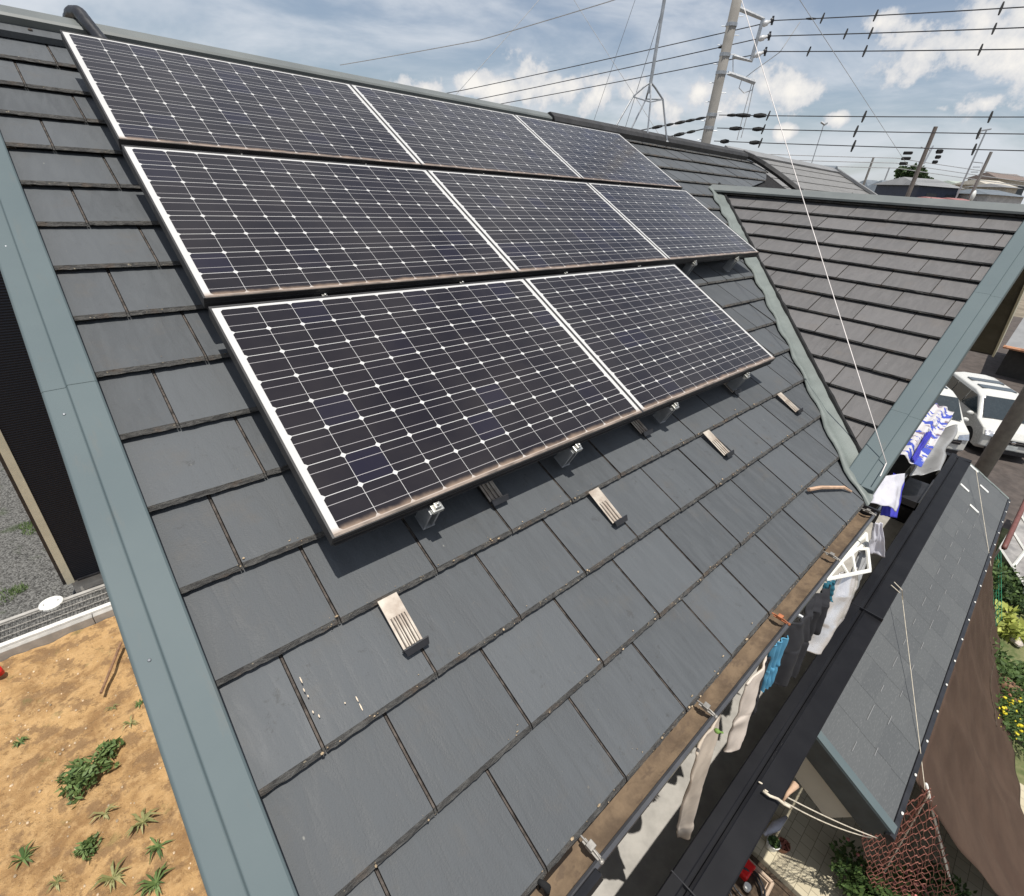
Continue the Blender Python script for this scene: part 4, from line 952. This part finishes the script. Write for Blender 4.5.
weed(112, 876, .24, 34, M['grassy'], 'pale yellowish weed at the bottom edge, left of a greener tuft', 'spiky', 9)
weed(155, 882, .24, 44, M['weed'], 'green tuft at the bottom edge, touching the verge', 'spiky', 10)
weed(139, 702, .10, 40, M['weed'], 'small round weed near the foot of the stick', 'spiky', 11)
weed(112, 706, .12, 22, M['grassy'], 'sparse dry weed just under the stick', 'spiky', 12)
weed(130, 722, .16, 20, M['grassy'], 'low pale weed between the stick and the largest weed', 'spiky', 13)
weed(56, 880, .16, 16, M['grassy'], 'withered weed at the bottom, right of the corner weed', 'spiky', 14)
for (px, py, s_) in ((5, 597, .13), (18, 590, .09), (33, 530, .12), (27, 526, .09), (10, 632, .1)):
    c = hit(px, py, 2, GZ + .01); rr_ = random.Random(px); b = MB()
    for i in range(160):
        a = rr_.uniform(0, 6.28); rad = s_ * 1.6 * math.sqrt(rr_.random()); b.var = rr_.random(); o_ = c + Vector((math.cos(a) * rad, math.sin(a) * rad, .0)); t_ = Vector((rr_.gauss(0, .03), rr_.gauss(0, .03), rr_.uniform(.02, .08))); b.face(o_, o_ + Vector((.012, .0, 0)), o_ + t_)
    tag(b.build('grass_tuft', M['weed'], None, None), 'low grass tuft growing in the gravel yard', 'grass tuft', 'grass tufts in the gravel')
# pebbles
b = MB(); rr_ = random.Random(2)
for i in range(260):
    x, y = rr_.uniform(-4, -.9), rr_.uniform(-8.8, -3); s_ = rr_.uniform(.006, .02); b.var = rr_.random(); b.ell((x, y, hz(x, y) + s_ * .3), (s_, s_ * 1.3, s_ * .7), 5, 3)
tag(b.build('pebbles', simple('pebble', (.55, .42, .28), .9, var=.5, scale=9), None, None, smooth=True), 'scattered small pebbles over the orange sand', 'pebbles', kind='stuff')

# next house behind the wing ridge
n2 = empty('neighbour_house', (13, -6, GZ), 'grey-roofed house with a black gable board just beyond the main roof', 'house')
NY, NZ = -5.2, None
r1, r2 = hit(728, 148.5, 1, NY), hit(835, 172, 1, NY); NZ = (r1.z + r2.z) / 2
x0n, x1n = 10.2, r2.x + .05
NM = Matrix(((1, 0, 0, 0), (0, CS, SN, NY), (0, -SN, CS, NZ), (0, 0, 0, 1)))
b = MB(); rr_ = random.Random(9)
for i in range(12):
    v0 = i * .30
    x = x0n - (i % 2) * .45
    while x < x1n + .8:
        a_, b_ = max(x, x0n), min(x + .9, x1n + i * .075); b.var = rr_.random()
        if b_ > a_: b.mesh([(a_, v0, -.012), (b_, v0, -.012), (b_, v0 + .30, 0), (a_, v0 + .30, 0), (a_, v0 + .30, -.02), (b_, v0 + .30, -.02)], [(3, 2, 1, 0), (4, 5, 2, 3)])
        x += .9
b.build('roof', [simple('pale_slate', (.19, .185, .178), .7, var=.1)], n2, NM)
b = MB(); b.box((x0n - .02, 0.05, -.5), (x0n + .05, 3.6, .06)); b.build('verge_board', M['void'], n2, NM)
b = MB(); b.box((x0n, -.12, -.02), (x1n, .10, .03)); b.build('ridge_cap', M['farroof2'], n2, NM)
b = MB(); b.tube([NM @ Vector((x1n, 0, .03)), NM @ Vector((x1n + .9, 3.6, .03))], .05, 5); b.build('hip_cap', M['farroof2'], n2)
b = MB(); b.box((x0n + .2, NY - 4, GZ), (x1n - .2, NY + 2.6, NZ - 1.7)); b.build('wall', M['farwhite'], n2)
b = MB(); b.prism([(NY, NZ - .2), (NY + 2.8, NZ - 1.65), (NY - 2.8, NZ - 1.65)], x0n + .2, x1n - .3, lambda a, c_, d: (d, a, c_)); b.build('gable_wall', M['dkwall'], n2)
b = MB(); b.face((x0n, NY, NZ), (x1n, NY, NZ), (x1n, NY - 3.2, NZ - 1.65), (x0n, NY - 3.2, NZ - 1.65)); b.build('back_roof', M['farroof2'], n2)
b = MB(); q = at(824, 172, 24); b.box((-.5, -.4, -.4), (.5, .4, .0), Matrix.Translation(q)); b.prism([(-.6, .0), (0, .28), (.6, .0)], -.5, .5, lambda a, c_, d: q + Vector((a, d, c_)))
tag(b.build('dormer', M['farroof'], None, None), 'small grey gabled dormer peeping over the neighbouring ridge', 'dormer')

# low roof further back
X4 = 35
a4, b4 = hit(1005, 346, 0, X4), hit(1026, 322, 0, X4 + 4)
n4 = empty('grey_shed', (a4.x, a4.y + 1, GZ), 'low grey roof with a rust-stained edge right of the beige strip', 'shed')
b = MB(); b.prism([(0, 0), (0, -.12), (7, 1.9), (7, 2.1)], 0, 4, lambda u_, z_, d: (a4.x + u_, a4.y + d, a4.z + z_)); b.build('roof', M['farroof2'], n4)
b = MB(); b.tube([(a4.x - .05, a4.y - .05, a4.z - .03), (a4.x - .05, a4.y + 4, a4.z - .03)], .09, 6); b.build('gutter', simple('rusty_gutter', (.45, .22, .12), .8, var=.4, scale=6), n4)
b = MB(); b.box((a4.x + .8, a4.y + .2, GZ), (a4.x + 7, a4.y + 3.8, a4.z - .2)); b.build('wall', M['dkwall'], n4)

# ---------------------------------------------------------------- distant houses
def far_house(x0, x1, ytop, yeave, depth, wall, roof, label, hip=.25, dh=5, wins=0, ybase=None):
    e0, e1 = at(x0, yeave, depth), at(x1, yeave, depth)
    dirx = Vector((e1.x - e0.x, e1.y - e0.y, 0)); wd = dirx.length; dirx.normalize(); back = Vector((AX[2].x, AX[2].y, 0)).normalized()
    ze = (e0.z + e1.z) / 2; zt = at((x0 + x1) / 2, ytop, depth).z
    t = empty('distant_house', (e0.x, e0.y, GZ), label, 'house', 'houses beyond the roofs')
    o0 = Vector((e0.x, e0.y, 0))
    def P_(a, d_, z): q = o0 + dirx * a + back * d_; return (q.x, q.y, z)
    b = MB()
    vs = [P_(.3, .3, GZ), P_(wd - .3, .3, GZ), P_(wd - .3, dh, GZ), P_(.3, dh, GZ), P_(.3, .3, ze), P_(wd - .3, .3, ze), P_(wd - .3, dh, ze), P_(.3, dh, ze)]
    b.mesh(vs, [(0, 1, 5, 4), (1, 2, 6, 5), (2, 3, 7, 6), (3, 0, 4, 7)]); b.build('wall', wall, t)
    b = MB(); h_ = wd * hip
    b.mesh([P_(0, 0, ze), P_(wd, 0, ze), P_(wd, dh + .3, ze), P_(0, dh + .3, ze), P_(h_, dh / 2, zt), P_(wd - h_, dh / 2, zt)], [(0, 1, 5, 4), (1, 2, 5), (2, 3, 4, 5), (3, 0, 4), (3, 2, 1, 0)]); b.build('roof', roof, t)
    for i in range(wins):
        a = wd * (i + .7) / (wins + .4); b = MB(); hgt = ze - .5
        b.mesh([P_(a, .27, hgt - 1.0), P_(a + .9, .27, hgt - 1.0), P_(a + .9, .27, hgt), P_(a, .27, hgt), P_(a, .32, hgt - 1.0), P_(a + .9, .32, hgt - 1), P_(a + .9, .32, hgt), P_(a, .32, hgt)], [(0, 1, 2, 3), (0, 4, 5, 1), (1, 5, 6, 2), (2, 6, 7, 3), (3, 7, 4, 0)]); b.build('window', M['farwin'], t)
    return t
far_house(868, 892, 180, 189, 62, M['farwhite'], M['farroof'], 'small blue-grey hipped roof right behind the pale neighbouring roof')
far_house(930, 950, 183, 190, 60, M['farwhite'], M['farroof2'], 'small white-walled house peeping between the navy house and the tree', .15)
far_house(972, 990, 186, 191, 62, M['farwhite'], M['farroof'], 'tiny white house under the wide pale green roof', .15)
far_house(1006, 1024, 184, 188, 48, M['farcream'], M['farroof2'], 'cream house with a grey roof just left of the right edge', .15, wins=2)
far_house(884, 926, 181, 194, 50, M['farwhite'], M['farroof'], 'blue-grey tiled roof under the round tree', .18, wins=2)
far_house(918, 966, 178, 187, 40, M['farnavy'], M['farroof2'], 'navy-walled house with a grey roof right of the brown pole', .12, 6, 2)
far_house(962, 1006, 182, 187, 75, M['farcream'], M['fargreen'], 'wide pale green roof behind the two slim poles', .05, 8)
far_house(998, 1034, 173, 180, 58, M['farcream'], M['farbrown'], 'cream block with a brown roof at the right edge, highest of the far houses', .05, 5, 2)
far_house(988, 1018, 180, 186, 52, M['farcream'], M['farcream'], 'cream house with small windows beneath the brown-roofed block', .05, 5, 2)
far_house(988, 1032, 190, 196, 38, M['farwhite'], M['farroof'], 'dark grey hipped roof over white walls at the right edge', .2, 5, 3)
far_house(940, 962, 198, 202, 34, M['dkwall'], M['farred'], 'faded red roof just over the wing ridge, left of the grey slim pole', .1, 4)
far_house(964, 986, 199, 203, 34, M['dkwall'], M['farred'], 'faded red roof just over the wing ridge, below the white dish', .1, 4)
far_house(955, 990, 190, 197, 44, M['farnavy'], M['farnavy'], 'dark low building between the navy house and the hipped roof', .1, 5)
p = at(973, 196, 33); b = MB(); b.ell(p, (.35, .12, .35), 12, 6); b.tube([p, p + Vector((0, .1, -2.5))], .05, 5); tag(b.build('satellite_dish', M['white'], None, None, smooth=True), 'white round dish in front of the dark low building', 'dish')

def tree(px, py, depth, rx, rz_, label, n=2500, seed=1):
    c = at(px, py, depth); t = empty('tree', (c.x, c.y, GZ), label, 'tree', 'trees beyond the houses'); rr_ = random.Random(seed)
    b = MB(); b.tube([(c.x, c.y, GZ), (c.x, c.y, c.z)], [.3, .15], 7)
    for i in range(6): a = i * 1.05; b.tube([(c.x, c.y, c.z - rz_), (c.x + math.cos(a) * rx * .6, c.y + math.sin(a) * rx * .6, c.z + rz_ * .2)], [.12, .04], 5)
    b.build('trunk', M['bark'], t)
    cl = [(c + Vector((rr_.uniform(-1, 1) * rx * .7, rr_.uniform(-1, 1) * rx * .7, rr_.uniform(-.7, .7) * rz_)), rr_.uniform(.3, .5) * rx) for _ in range(22)]
    b = MB()
    for i in range(n):
        o_, r_ = rr_.choice(cl); d = Vector((rr_.gauss(0, 1), rr_.gauss(0, 1), rr_.gauss(0, .8))).normalized() * r_ * rr_.uniform(.6, 1.05); q = o_ + d; s_ = rr_.uniform(.1, .2); b.var = rr_.random()
        u_ = Vector((rr_.gauss(0, 1), rr_.gauss(0, 1), rr_.gauss(0, 1))).normalized() * s_; v_ = u_.orthogonal().normalized() * s_; b.face(q - u_, q + v_, q + u_, q - v_)
    b.build('crown', M['tree'], t)
tree(911, 176, 64, 1.7, .95, 'round dark green tree behind the blue-grey roof and the brown pole', seed=1)
tree(925, 181, 66, .9, .5, 'smaller tree lump touching the right side of the round tree', 900, seed=2)
tree(989, 180, 80, .8, .5, 'tiny dark tree above the pale green roof', 900, seed=3)

# ================================================================ CARS
def car(M_, label, dark=False):
    t = empty('parked_car', M=M_, label=label, cat='car', group='cars parked beyond the balcony')
    L_, W_ = 4.7, .86
    prof = [(-2.3, .45), (-2.34, .95), (-2.26, 1.15), (-2.1, 1.72), (-1.9, 1.83), (.2, 1.84), (.75, 1.74), (1.55, 1.12), (2.15, .98), (2.33, .80), (2.36, .40), (2.2, .26), (-2.2, .26)]
    b = MB(); n = len(prof); ys = [-1, -.93, -.5, 0, .5, .93, 1]; vs = []; fs = []
    for y in ys:
        for (x, z) in prof:
            k = W_ if z < 1.2 else W_ - (z - 1.15) * .22
            ed = .0 if abs(y) < .99 else .03
            xx = x * (1 - (.03 if abs(y) > .9 else 0) - (.02 if abs(y) > .99 else 0)); zz = z - (.05 if (abs(y) > .9 and z > 1.6) else 0) - (.02 if abs(y) > .99 and z > 1.6 else 0)
            vs.append((xx, y * k, zz))
    for i in range(len(ys) - 1):
        for j in range(n): fs.append((i * n + j, i * n + (j + 1) % n, (i + 1) * n + (j + 1) % n, (i + 1) * n + j))
    fs += [tuple(range(n)), tuple((len(ys) - 1) * n + j for j in range(n))[::-1]]
    b.mesh(vs, fs); b.build('body', M['carw'], t, M_, bevel=.03)
    def kw(z): return W_ - (z - 1.15) * .22
    b = MB(); b.face((.80, -.64, 1.735), (1.50, -.74, 1.17), (1.50, .74, 1.17), (.80, .64, 1.735)); ob = b.build('windscreen', M['glass'], t, M_)
    ob.matrix_basis = ob.matrix_basis @ Matrix.Translation((.012, 0, .016))
    for s_ in (-1, 1):
        for (xa, xb) in ((-2.0, -1.05), (-1.0, .0), (.05, 1.0)):
            b = MB(); xt = min(xb, .55) if xb > .5 else xb
            b.face((xa, s_ * (kw(1.16) + .006), 1.16), (xb if xb < .9 else 1.35, s_ * (kw(1.16) + .006), 1.16), (xt, s_ * (kw(1.66) + .006), 1.66), (xa + (.1 if xa < -1.9 else 0), s_ * (kw(1.66) + .006), 1.66)); b.build('side_window', M['glass'], t, M_)
        b = MB(); b.ell((1.15, s_ * (W_ + .12), 1.12), (.07, .12, .09)); b.build('mirror', M['carw'], t, M_, smooth=True)
        b = MB(); b.face((2.28, s_ * .50, .92), (2.345, s_ * .50, .78), (2.30, s_ * .82, .80), (2.14, s_ * .82, .96)); ob = b.build('headlight', M['chrome'], t, M_)
        for wx_ in (-1.45, 1.42):
            b = MB(); b.tube([(wx_, s_ * (W_ - .2), .32), (wx_, s_ * (W_ + .012), .32)], .33, 22); w_ = b.build('wheel', M['tyre'], t, M_)
            b = MB(); b.tube([(wx_, s_ * (W_ + .0), .32), (wx_, s_ * (W_ + .02), .32)], .20, 14); b.build('rim', M['steel'], w_, M_)
            b = MB(); b.tube([(wx_, s_ * (W_ - .1), .34), (wx_, s_ * (W_ + .005), .34)], .38, 22); b.build('wheel_arch', M['void'], t, M_)
    for (xa, xb) in ((-1.15, -.75), (-.3, .15)):
        b = MB(); b.box((xa, -.52, 1.80), (xb, .52, 1.852)); b.build('roof_window', M['glass'], t, M_, bevel=.01)
    b = MB(); b.box((2.30, -.62, .62), (2.372, .62, .76)); b.build('grille', M['black'], t, M_)
    b = MB(); b.box((2.30, -.66, .26), (2.375, .66, .40)); b.build('bumper_intake', M['black'], t, M_)
    b = MB(); b.box((2.37, -.18, .44), (2.385, .18, .58)); b.build('number_plate', M['plate'], t, M_)
    b = MB(); b.box((2.372, -.6, .70), (2.378, .6, .715)); b.ell((2.378, 0, .70), (.012, .07, .05)); b.build('badge', M['chrome'], t, M_)
    return t
car(Matrix.Translation((24.5, .1, GZ)) @ Matrix.Rotation(R_(152), 4, 'Z'), 'white minivan with two dark roof windows, facing the camera beyond the lean-to')
car(Matrix.Translation((22.56, -1.64, GZ)) @ Matrix.Rotation(R_(152), 4, 'Z'), 'white car mostly hidden by the wing verge, its windscreen catching the sun')
b = MB()
for i in range(2): b.tube([(28.2, -3 + i * 2.2, -3.4 + .0 * i), (30.2, 1.6, -3.4)], .03, 5)

# ================================================================ LOWER RIGHT: PATIO, NET, SHADE MESH, GARDEN
b = MB(); b.box((4.25, -.6, GZ - .05), (8.2, 3.2, GZ + .10)); o = b.build('patio', M['patio'], None, None, bevel=.01); tag(o, kind='structure')
b = MB(); b.box((4.19, -.6, GZ - .05), (4.245, 3.2, GZ + .02)); o = b.build('patio_kerb', M['soil'], None, None); tag(o, kind='structure')
sheet('soil_bed', -.2, 4.19, -.6, 3.2, GZ + .0, M['soil'], 1)
def pot(px, py, r, h, mat, label, plant=None, base=GZ + .10):
    c = hit(px, py, 2, base + h); t = empty('plant_pot', (c.x, c.y, base), label, 'plant pot'); 
    b = MB(); b.tube([(c.x, c.y, base), (c.x, c.y, base + h), (c.x, c.y, base + h), (c.x, c.y, base + h * .9)], [r * .75, r, r * .88, r * .86], 16); b.build('pot', mat, t)
    b = MB(); rr_ = random.Random(px)
    for i in range(90):
        a = rr_.uniform(0, 6.28); rd = r * .8 * math.sqrt(rr_.random()); o_ = Vector((c.x + math.cos(a) * rd, c.y + math.sin(a) * rd, base + h * rr_.uniform(.9, 1.2))); b.var = rr_.random(); d = Vector((rr_.gauss(0, 1), rr_.gauss(0, 1), rr_.gauss(0, .5))).normalized() * .025; s_ = d.orthogonal().normalized() * .012; b.face(o_ - d, o_ + s_, o_ + d, o_ - s_)
    b.build('plant', plant, t)
pot(774, 842, .085, .12, M['white'], 'white pot with a pale green succulent on the sunlit patio', M['leaf'])
pot(784, 844.5, .08, .10, M['terra'], 'brown terracotta pot beside the white one on the patio', simple('red_succulent', (.25, .08, .05), .8))
p = hit(776, 826, 2, GZ + .2); b = MB(); b.tube([p + Vector((-.22, -.06, 0)), p, p + Vector((.22, .05, 0))], [.02, .06, .02], 8); tag(b.build('slipper', M['whitec'], None, None, smooth=True), 'pale folded mat edge lying at the shadow line of the patio', 'mat')
p = hit(742, 884, 2, GZ + .25)
t = empty('planter', (p.x, p.y, GZ), 'tan plastic planter tray with dark soil, below the patio edge', 'planter')
b = MB(); bb = [(-.30, -.20), (.30, -.20), (.30, .24), (-.30, .24)]
for (ax, ay), (bx_, by_) in zip(bb, bb[1:] + bb[:1]): b.tube([p + Vector((ax, ay, 0)), p + Vector((bx_, by_, 0))], .022, 6)
b.box((p.x - .30, p.y - .2, GZ), (p.x + .30, p.y + .24, p.z - .03)); b.build('tray', simple('tan_plastic', (.45, .34, .25), .6), t)
b = MB(); b.box((p.x - .26, p.y - .16, p.z - .03), (p.x + .26, p.y + .2, p.z - .015)); b.build('soil', M['soil'], t)
b = MB(); c = hit(745, 866, 2, GZ + .3); b.mesh([c + Vector((-.10, -.12, 0)), c + Vector((.12, -.08, 0)), c + Vector((.09, .10, .03)), c + Vector((-.12, .08, .02)), c + Vector((-.1, -.12, -.08)), c + Vector((.12, -.08, -.08)), c + Vector((.09, .1, -.08)), c + Vector((-.12, .08, -.08))], [(0, 1, 2, 3), (0, 4, 5, 1), (1, 5, 6, 2), (2, 6, 7, 3), (3, 7, 4, 0)])
tag(b.build('scoop', M['red'], None, None, bevel=.02), 'bright red plastic scoop in the planter', 'scoop')
c = hit(744, 888, 2, GZ + .3); b = MB(); b.tube([c + Vector((math.cos(a * .35) * .2, math.sin(a * .35) * .2, .01 * (a % 3))) for a in range(19)], .013, 6); b.tube([c + Vector((math.cos(a * .35) * .17 + .06, math.sin(a * .35) * .2, .03)) for a in range(15)], .013, 6)
tag(b.build('hose', M['black'], None, None, smooth=True), 'coiled black hose around a pale cap in the planter', 'hose')
b = MB(); b.tube([c + Vector((.02, .02, .0)), c + Vector((.02, .02, .06))], .04, 12); tag(b.build('bottle', M['white'], None, None), 'small white bottle cap inside the hose coil', 'bottle')
# net
Pn = [hit(862, 832, 2, -3.7), hit(929, 790, 2, -3.0), hit(955, 896, 2, -5.3), hit(872, 896, 2, -5.5)]
def netp(a, b_): return Pn[0].lerp(Pn[1], a).lerp(Pn[3].lerp(Pn[2], a), b_)
b = MB()
for i in range(17): b.tube([netp(i / 16, j / 14) + Vector((.02 * math.sin(j * 1.3 + i), .02 * math.sin(j * 2.1 + i * 2), 0)) for j in range(15)], .0035, 4)
for j in range(15): b.tube([netp(i / 32, j / 14) + Vector((0, 0, .035 * math.sin(i * 1.6) - .03 * math.sin(i / 32 * 3.14 * 3 + j))) for i in range(33)], .005, 4)
tag(b.build('garden_net', M['net'], None, None), 'sagging red-brown garden net below the lean-to corner', 'net')
line_obj('pole_stake', hit(926, 784, 2, -3.02), hit(950, 880, 2, -5.3), .014, M['white'], 'thin white stake leaning along the edge of the red net', 'stake')
line_obj('rope', hit(927, 790, 2, -3.05), hit(878, 872, 2, -5.2), .010, M['net'], 'red-brown rope stretched down the front of the net', 'rope')
line_obj('rope', hit(930, 792, 2, -3.05), hit(883, 874, 2, -5.2), .007, M['rope'], 'paler rope running parallel beside the red-brown rope', 'rope')
# shade mesh
TX0, TX1 = 4.25, 11.4
def shade(a, b_):
    top = Vector((lerp(TX0, TX1, a), 1.19, -2.98))
    bx_ = lerp(5.95, 15.5, a); by_ = lerp(3.3, 1.62, a ** .75)
    bot = Vector((bx_, by_ + .0, GZ + .15))
    p = top.lerp(bot, b_); p.z -= .20 * math.sin(b_ * 3.14) * (1 - .3 * a)
    p.z += .05 * math.sin(a * 40 + b_ * 3) * math.sin(b_ * 3.14) + .03 * noise.noise(Vector((a * 14, b_ * 2, 0))) + .05 * noise.noise(Vector((a * 34 + b_ * 3, b_ * 5, 2))); return p
b = MB(); b.grid(shade, 160, 40); sh = b.build('shade_mesh', M['mesh'], None, None, smooth=True, solid=.004)
tag(sh, 'large brown shade mesh hanging from the lean-to gutter down to the garden', 'shade mesh')
b = MB(); b.tube([shade(.30 + .5 * t_ / 20, .70 + .04 * math.sin(t_)) + Vector((0, 0, .012)) for t_ in range(21)], .012, 5); b.build('seam', M['soil'], sh)
# garden things
def clump(px, py, r, h, n, mat, label, leaf=.06, seed=1, cat='plant', extra=None, base=GZ):
    c = hit(px, py, 2, base + h * .5); rr_ = random.Random(seed); b = MB()
    lobes = [(Vector((c.x + rr_.uniform(-.6, .6) * r, c.y + rr_.uniform(-.6, .6) * r, base + h * rr_.uniform(.3, .8))), r * rr_.uniform(.35, .6)) for _ in range(9)]
    for i in range(n):
        o_, r_ = rr_.choice(lobes); d = Vector((rr_.gauss(0, 1), rr_.gauss(0, 1), rr_.gauss(0, .7))).normalized() * r_ * rr_.uniform(.5, 1.05); q = o_ + d; q.z = max(base + .02, q.z); b.var = rr_.random()
        u_ = (d.normalized() + Vector((rr_.gauss(0, .6), rr_.gauss(0, .6), rr_.gauss(0, .6)))).normalized() * leaf * rr_.uniform(.6, 1.2); v_ = u_.orthogonal().normalized() * leaf * .4; b.face(q - u_ * .6, q + v_, q + u_, q - v_)
    for i in range(8): b.tube([(c.x, c.y, base), tuple(lobes[i][0])], .008, 4)
    o = b.build('garden_plant', mat, None, None)
    if extra:
        b = MB(); b.ell((0, 0, 0), (extra[2], extra[2], extra[2] * .6), 6, 3); f0 = b.build('flower', extra[0], o)
        for i in range(min(96, extra[1])):
            o_, r_ = rr_.choice(lobes); d = Vector((rr_.gauss(0, 1), rr_.gauss(0, 1), abs(rr_.gauss(0, 1)))).normalized() * r_ * 1.05
            f_ = f0 if i == 0 else f0.copy()
            if i: COL.objects.link(f_)
            k_ = rr_.uniform(.5, 1.25); f_.matrix_basis = Matrix.Translation(o_ + d) @ Matrix.Rotation(rr_.uniform(-.8, .8), 4, 'X') @ Matrix.Diagonal((k_, k_ * rr_.uniform(.6, 1.2), k_, 1))
    tag(o, label, cat, 'garden plants'); return o
clump(868, 886, .38, .7, 1600, M['leaf'], 'leafy green shrub at the bottom edge left of the net', .05, 1, extra=(M['pink'], 14, .02))
clump(905, 893, .35, .5, 900, M['leaf'], 'low shrub with pinkish red blooms at the foot of the net', .05, 2, extra=(M['pink'], 70, .028))
clump(945, 893, .26, .5, 700, M['leaf'], 'green plant at the foot of the white stake', .05, 3)
clump(1006, 680, .7, .5, 2200, M['leaf'], 'dark green shrub mass beside the log edging in the garden', .06, 4)
clump(1008, 722, .5, .5, 1500, M['leaf'], 'green plant full of bright yellow flowers, lowest in the garden', .05, 5, extra=(M['yellow'], 80, .028))
clump(998, 708, .34, .4, 600, M['leaf'], 'green plant with a few orange-red blooms behind the shade mesh edge', .05, 6, extra=(M['terra'], 26, .035))
clump(1016, 628, .42, .35, 500, M['hosta'], 'yellow-green broad-leaved plant near the pale rocks', .13, 7)
clump(994, 578, .8, .7, 1800, M['leaf'], 'green bushes beside the glass frame at the top of the garden', .07, 8)
clump(1012, 588, .8, .6, 1500, M['tree'], 'dark brownish shrubs right of the pale rock border', .07, 9)
rr_ = random.Random(4)
for i in range(22):
    t_ = i / 21; px, py = lerp(986, 1018, t_) + rr_.uniform(-3, 3), lerp(590, 640, t_) + rr_.uniform(-4, 4); c = hit(px, py, 2, GZ + .1); s_ = rr_.uniform(.09, .2); b = MB()
    b.ell(c, (s_, s_ * .8, s_ * .6), 8, 5); o = b.build('rock', simple('pale_rock', (.50, .44, .38), .9, var=.3, scale=8) if i == 0 else bpy.data.materials['pale_rock'], None, None); tag(o, 'pale rounded rock in the border along the lawn', 'rock', 'pale rocks bordering the lawn')
b = MB(); b.tube([hit(990, 671, 2, GZ + .25), hit(1016, 694, 2, GZ + .25)], .13, 10); tag(b.build('log', M['wood'], None, None, smooth=True), 'reddish brown log edging in the garden above the flowers', 'log')
# glass frame
g0, g1, g2, g3 = hit(1000, 549, 2, GZ + .6), hit(1026, 588, 2, GZ + .6), hit(1060, 560, 2, GZ + .6), hit(1026, 505, 2, GZ + .6)
t = empty('cold_frame', (g0.x, g0.y, GZ), 'glazed frame with white bars at the right edge of the garden', 'cold frame')
b = MB(); b.mesh([g0, g1, g2, g3], [(0, 1, 2, 3)]); b.build('pane', simple('dusty_glass', (.30, .28, .26), .2, var=.3, scale=3), t)
for a_, b_ in ((g0, g1), (g1, g2), (g2, g3), (g3, g0), (g0.lerp(g1, .5), g3.lerp(g2, .5)), (g0.lerp(g3, .4), g1.lerp(g2, .4)), (g0.lerp(g3, .75), g1.lerp(g2, .75))):
    b = MB(); b.tube([a_ + Vector((0, 0, .02)), b_ + Vector((0, 0, .02))], .03, 4); b.build('bar', M['white'], t)
for g_ in (g0, g1, g2, g3):
    b = MB(); b.tube([g_, (g_.x, g_.y, GZ)], .03, 4); b.build('leg', M['white'], t)
line_obj('rail', hit(1004, 548, 2, -4.0), hit(1028, 496, 2, -4.0), .045, simple('red_brown_paint', (.16, .06, .05), .6), 'dark red-brown rail above the glazed frame', 'rail')
# blue-green fence netting by the lawn
b = MB(); A0, A1 = hit(987, 570, 2, GZ + .1), hit(985, 640, 2, GZ + .1)
for i in range(12): p = A0.lerp(A1, i / 11); b.tube([p, p + Vector((0, 0, .6))], .006, 4)
for j in range(6): b.tube([A0 + Vector((0, 0, .1 + j * .1)), A1 + Vector((0, 0, .1 + j * .1))], .004, 4)
tag(b.build('green_net', leafmat('green_net', (.04, .25, .14), (.06, .32, .18)), None, None), 'green mesh fence along the left side of the lawn', 'net fence')
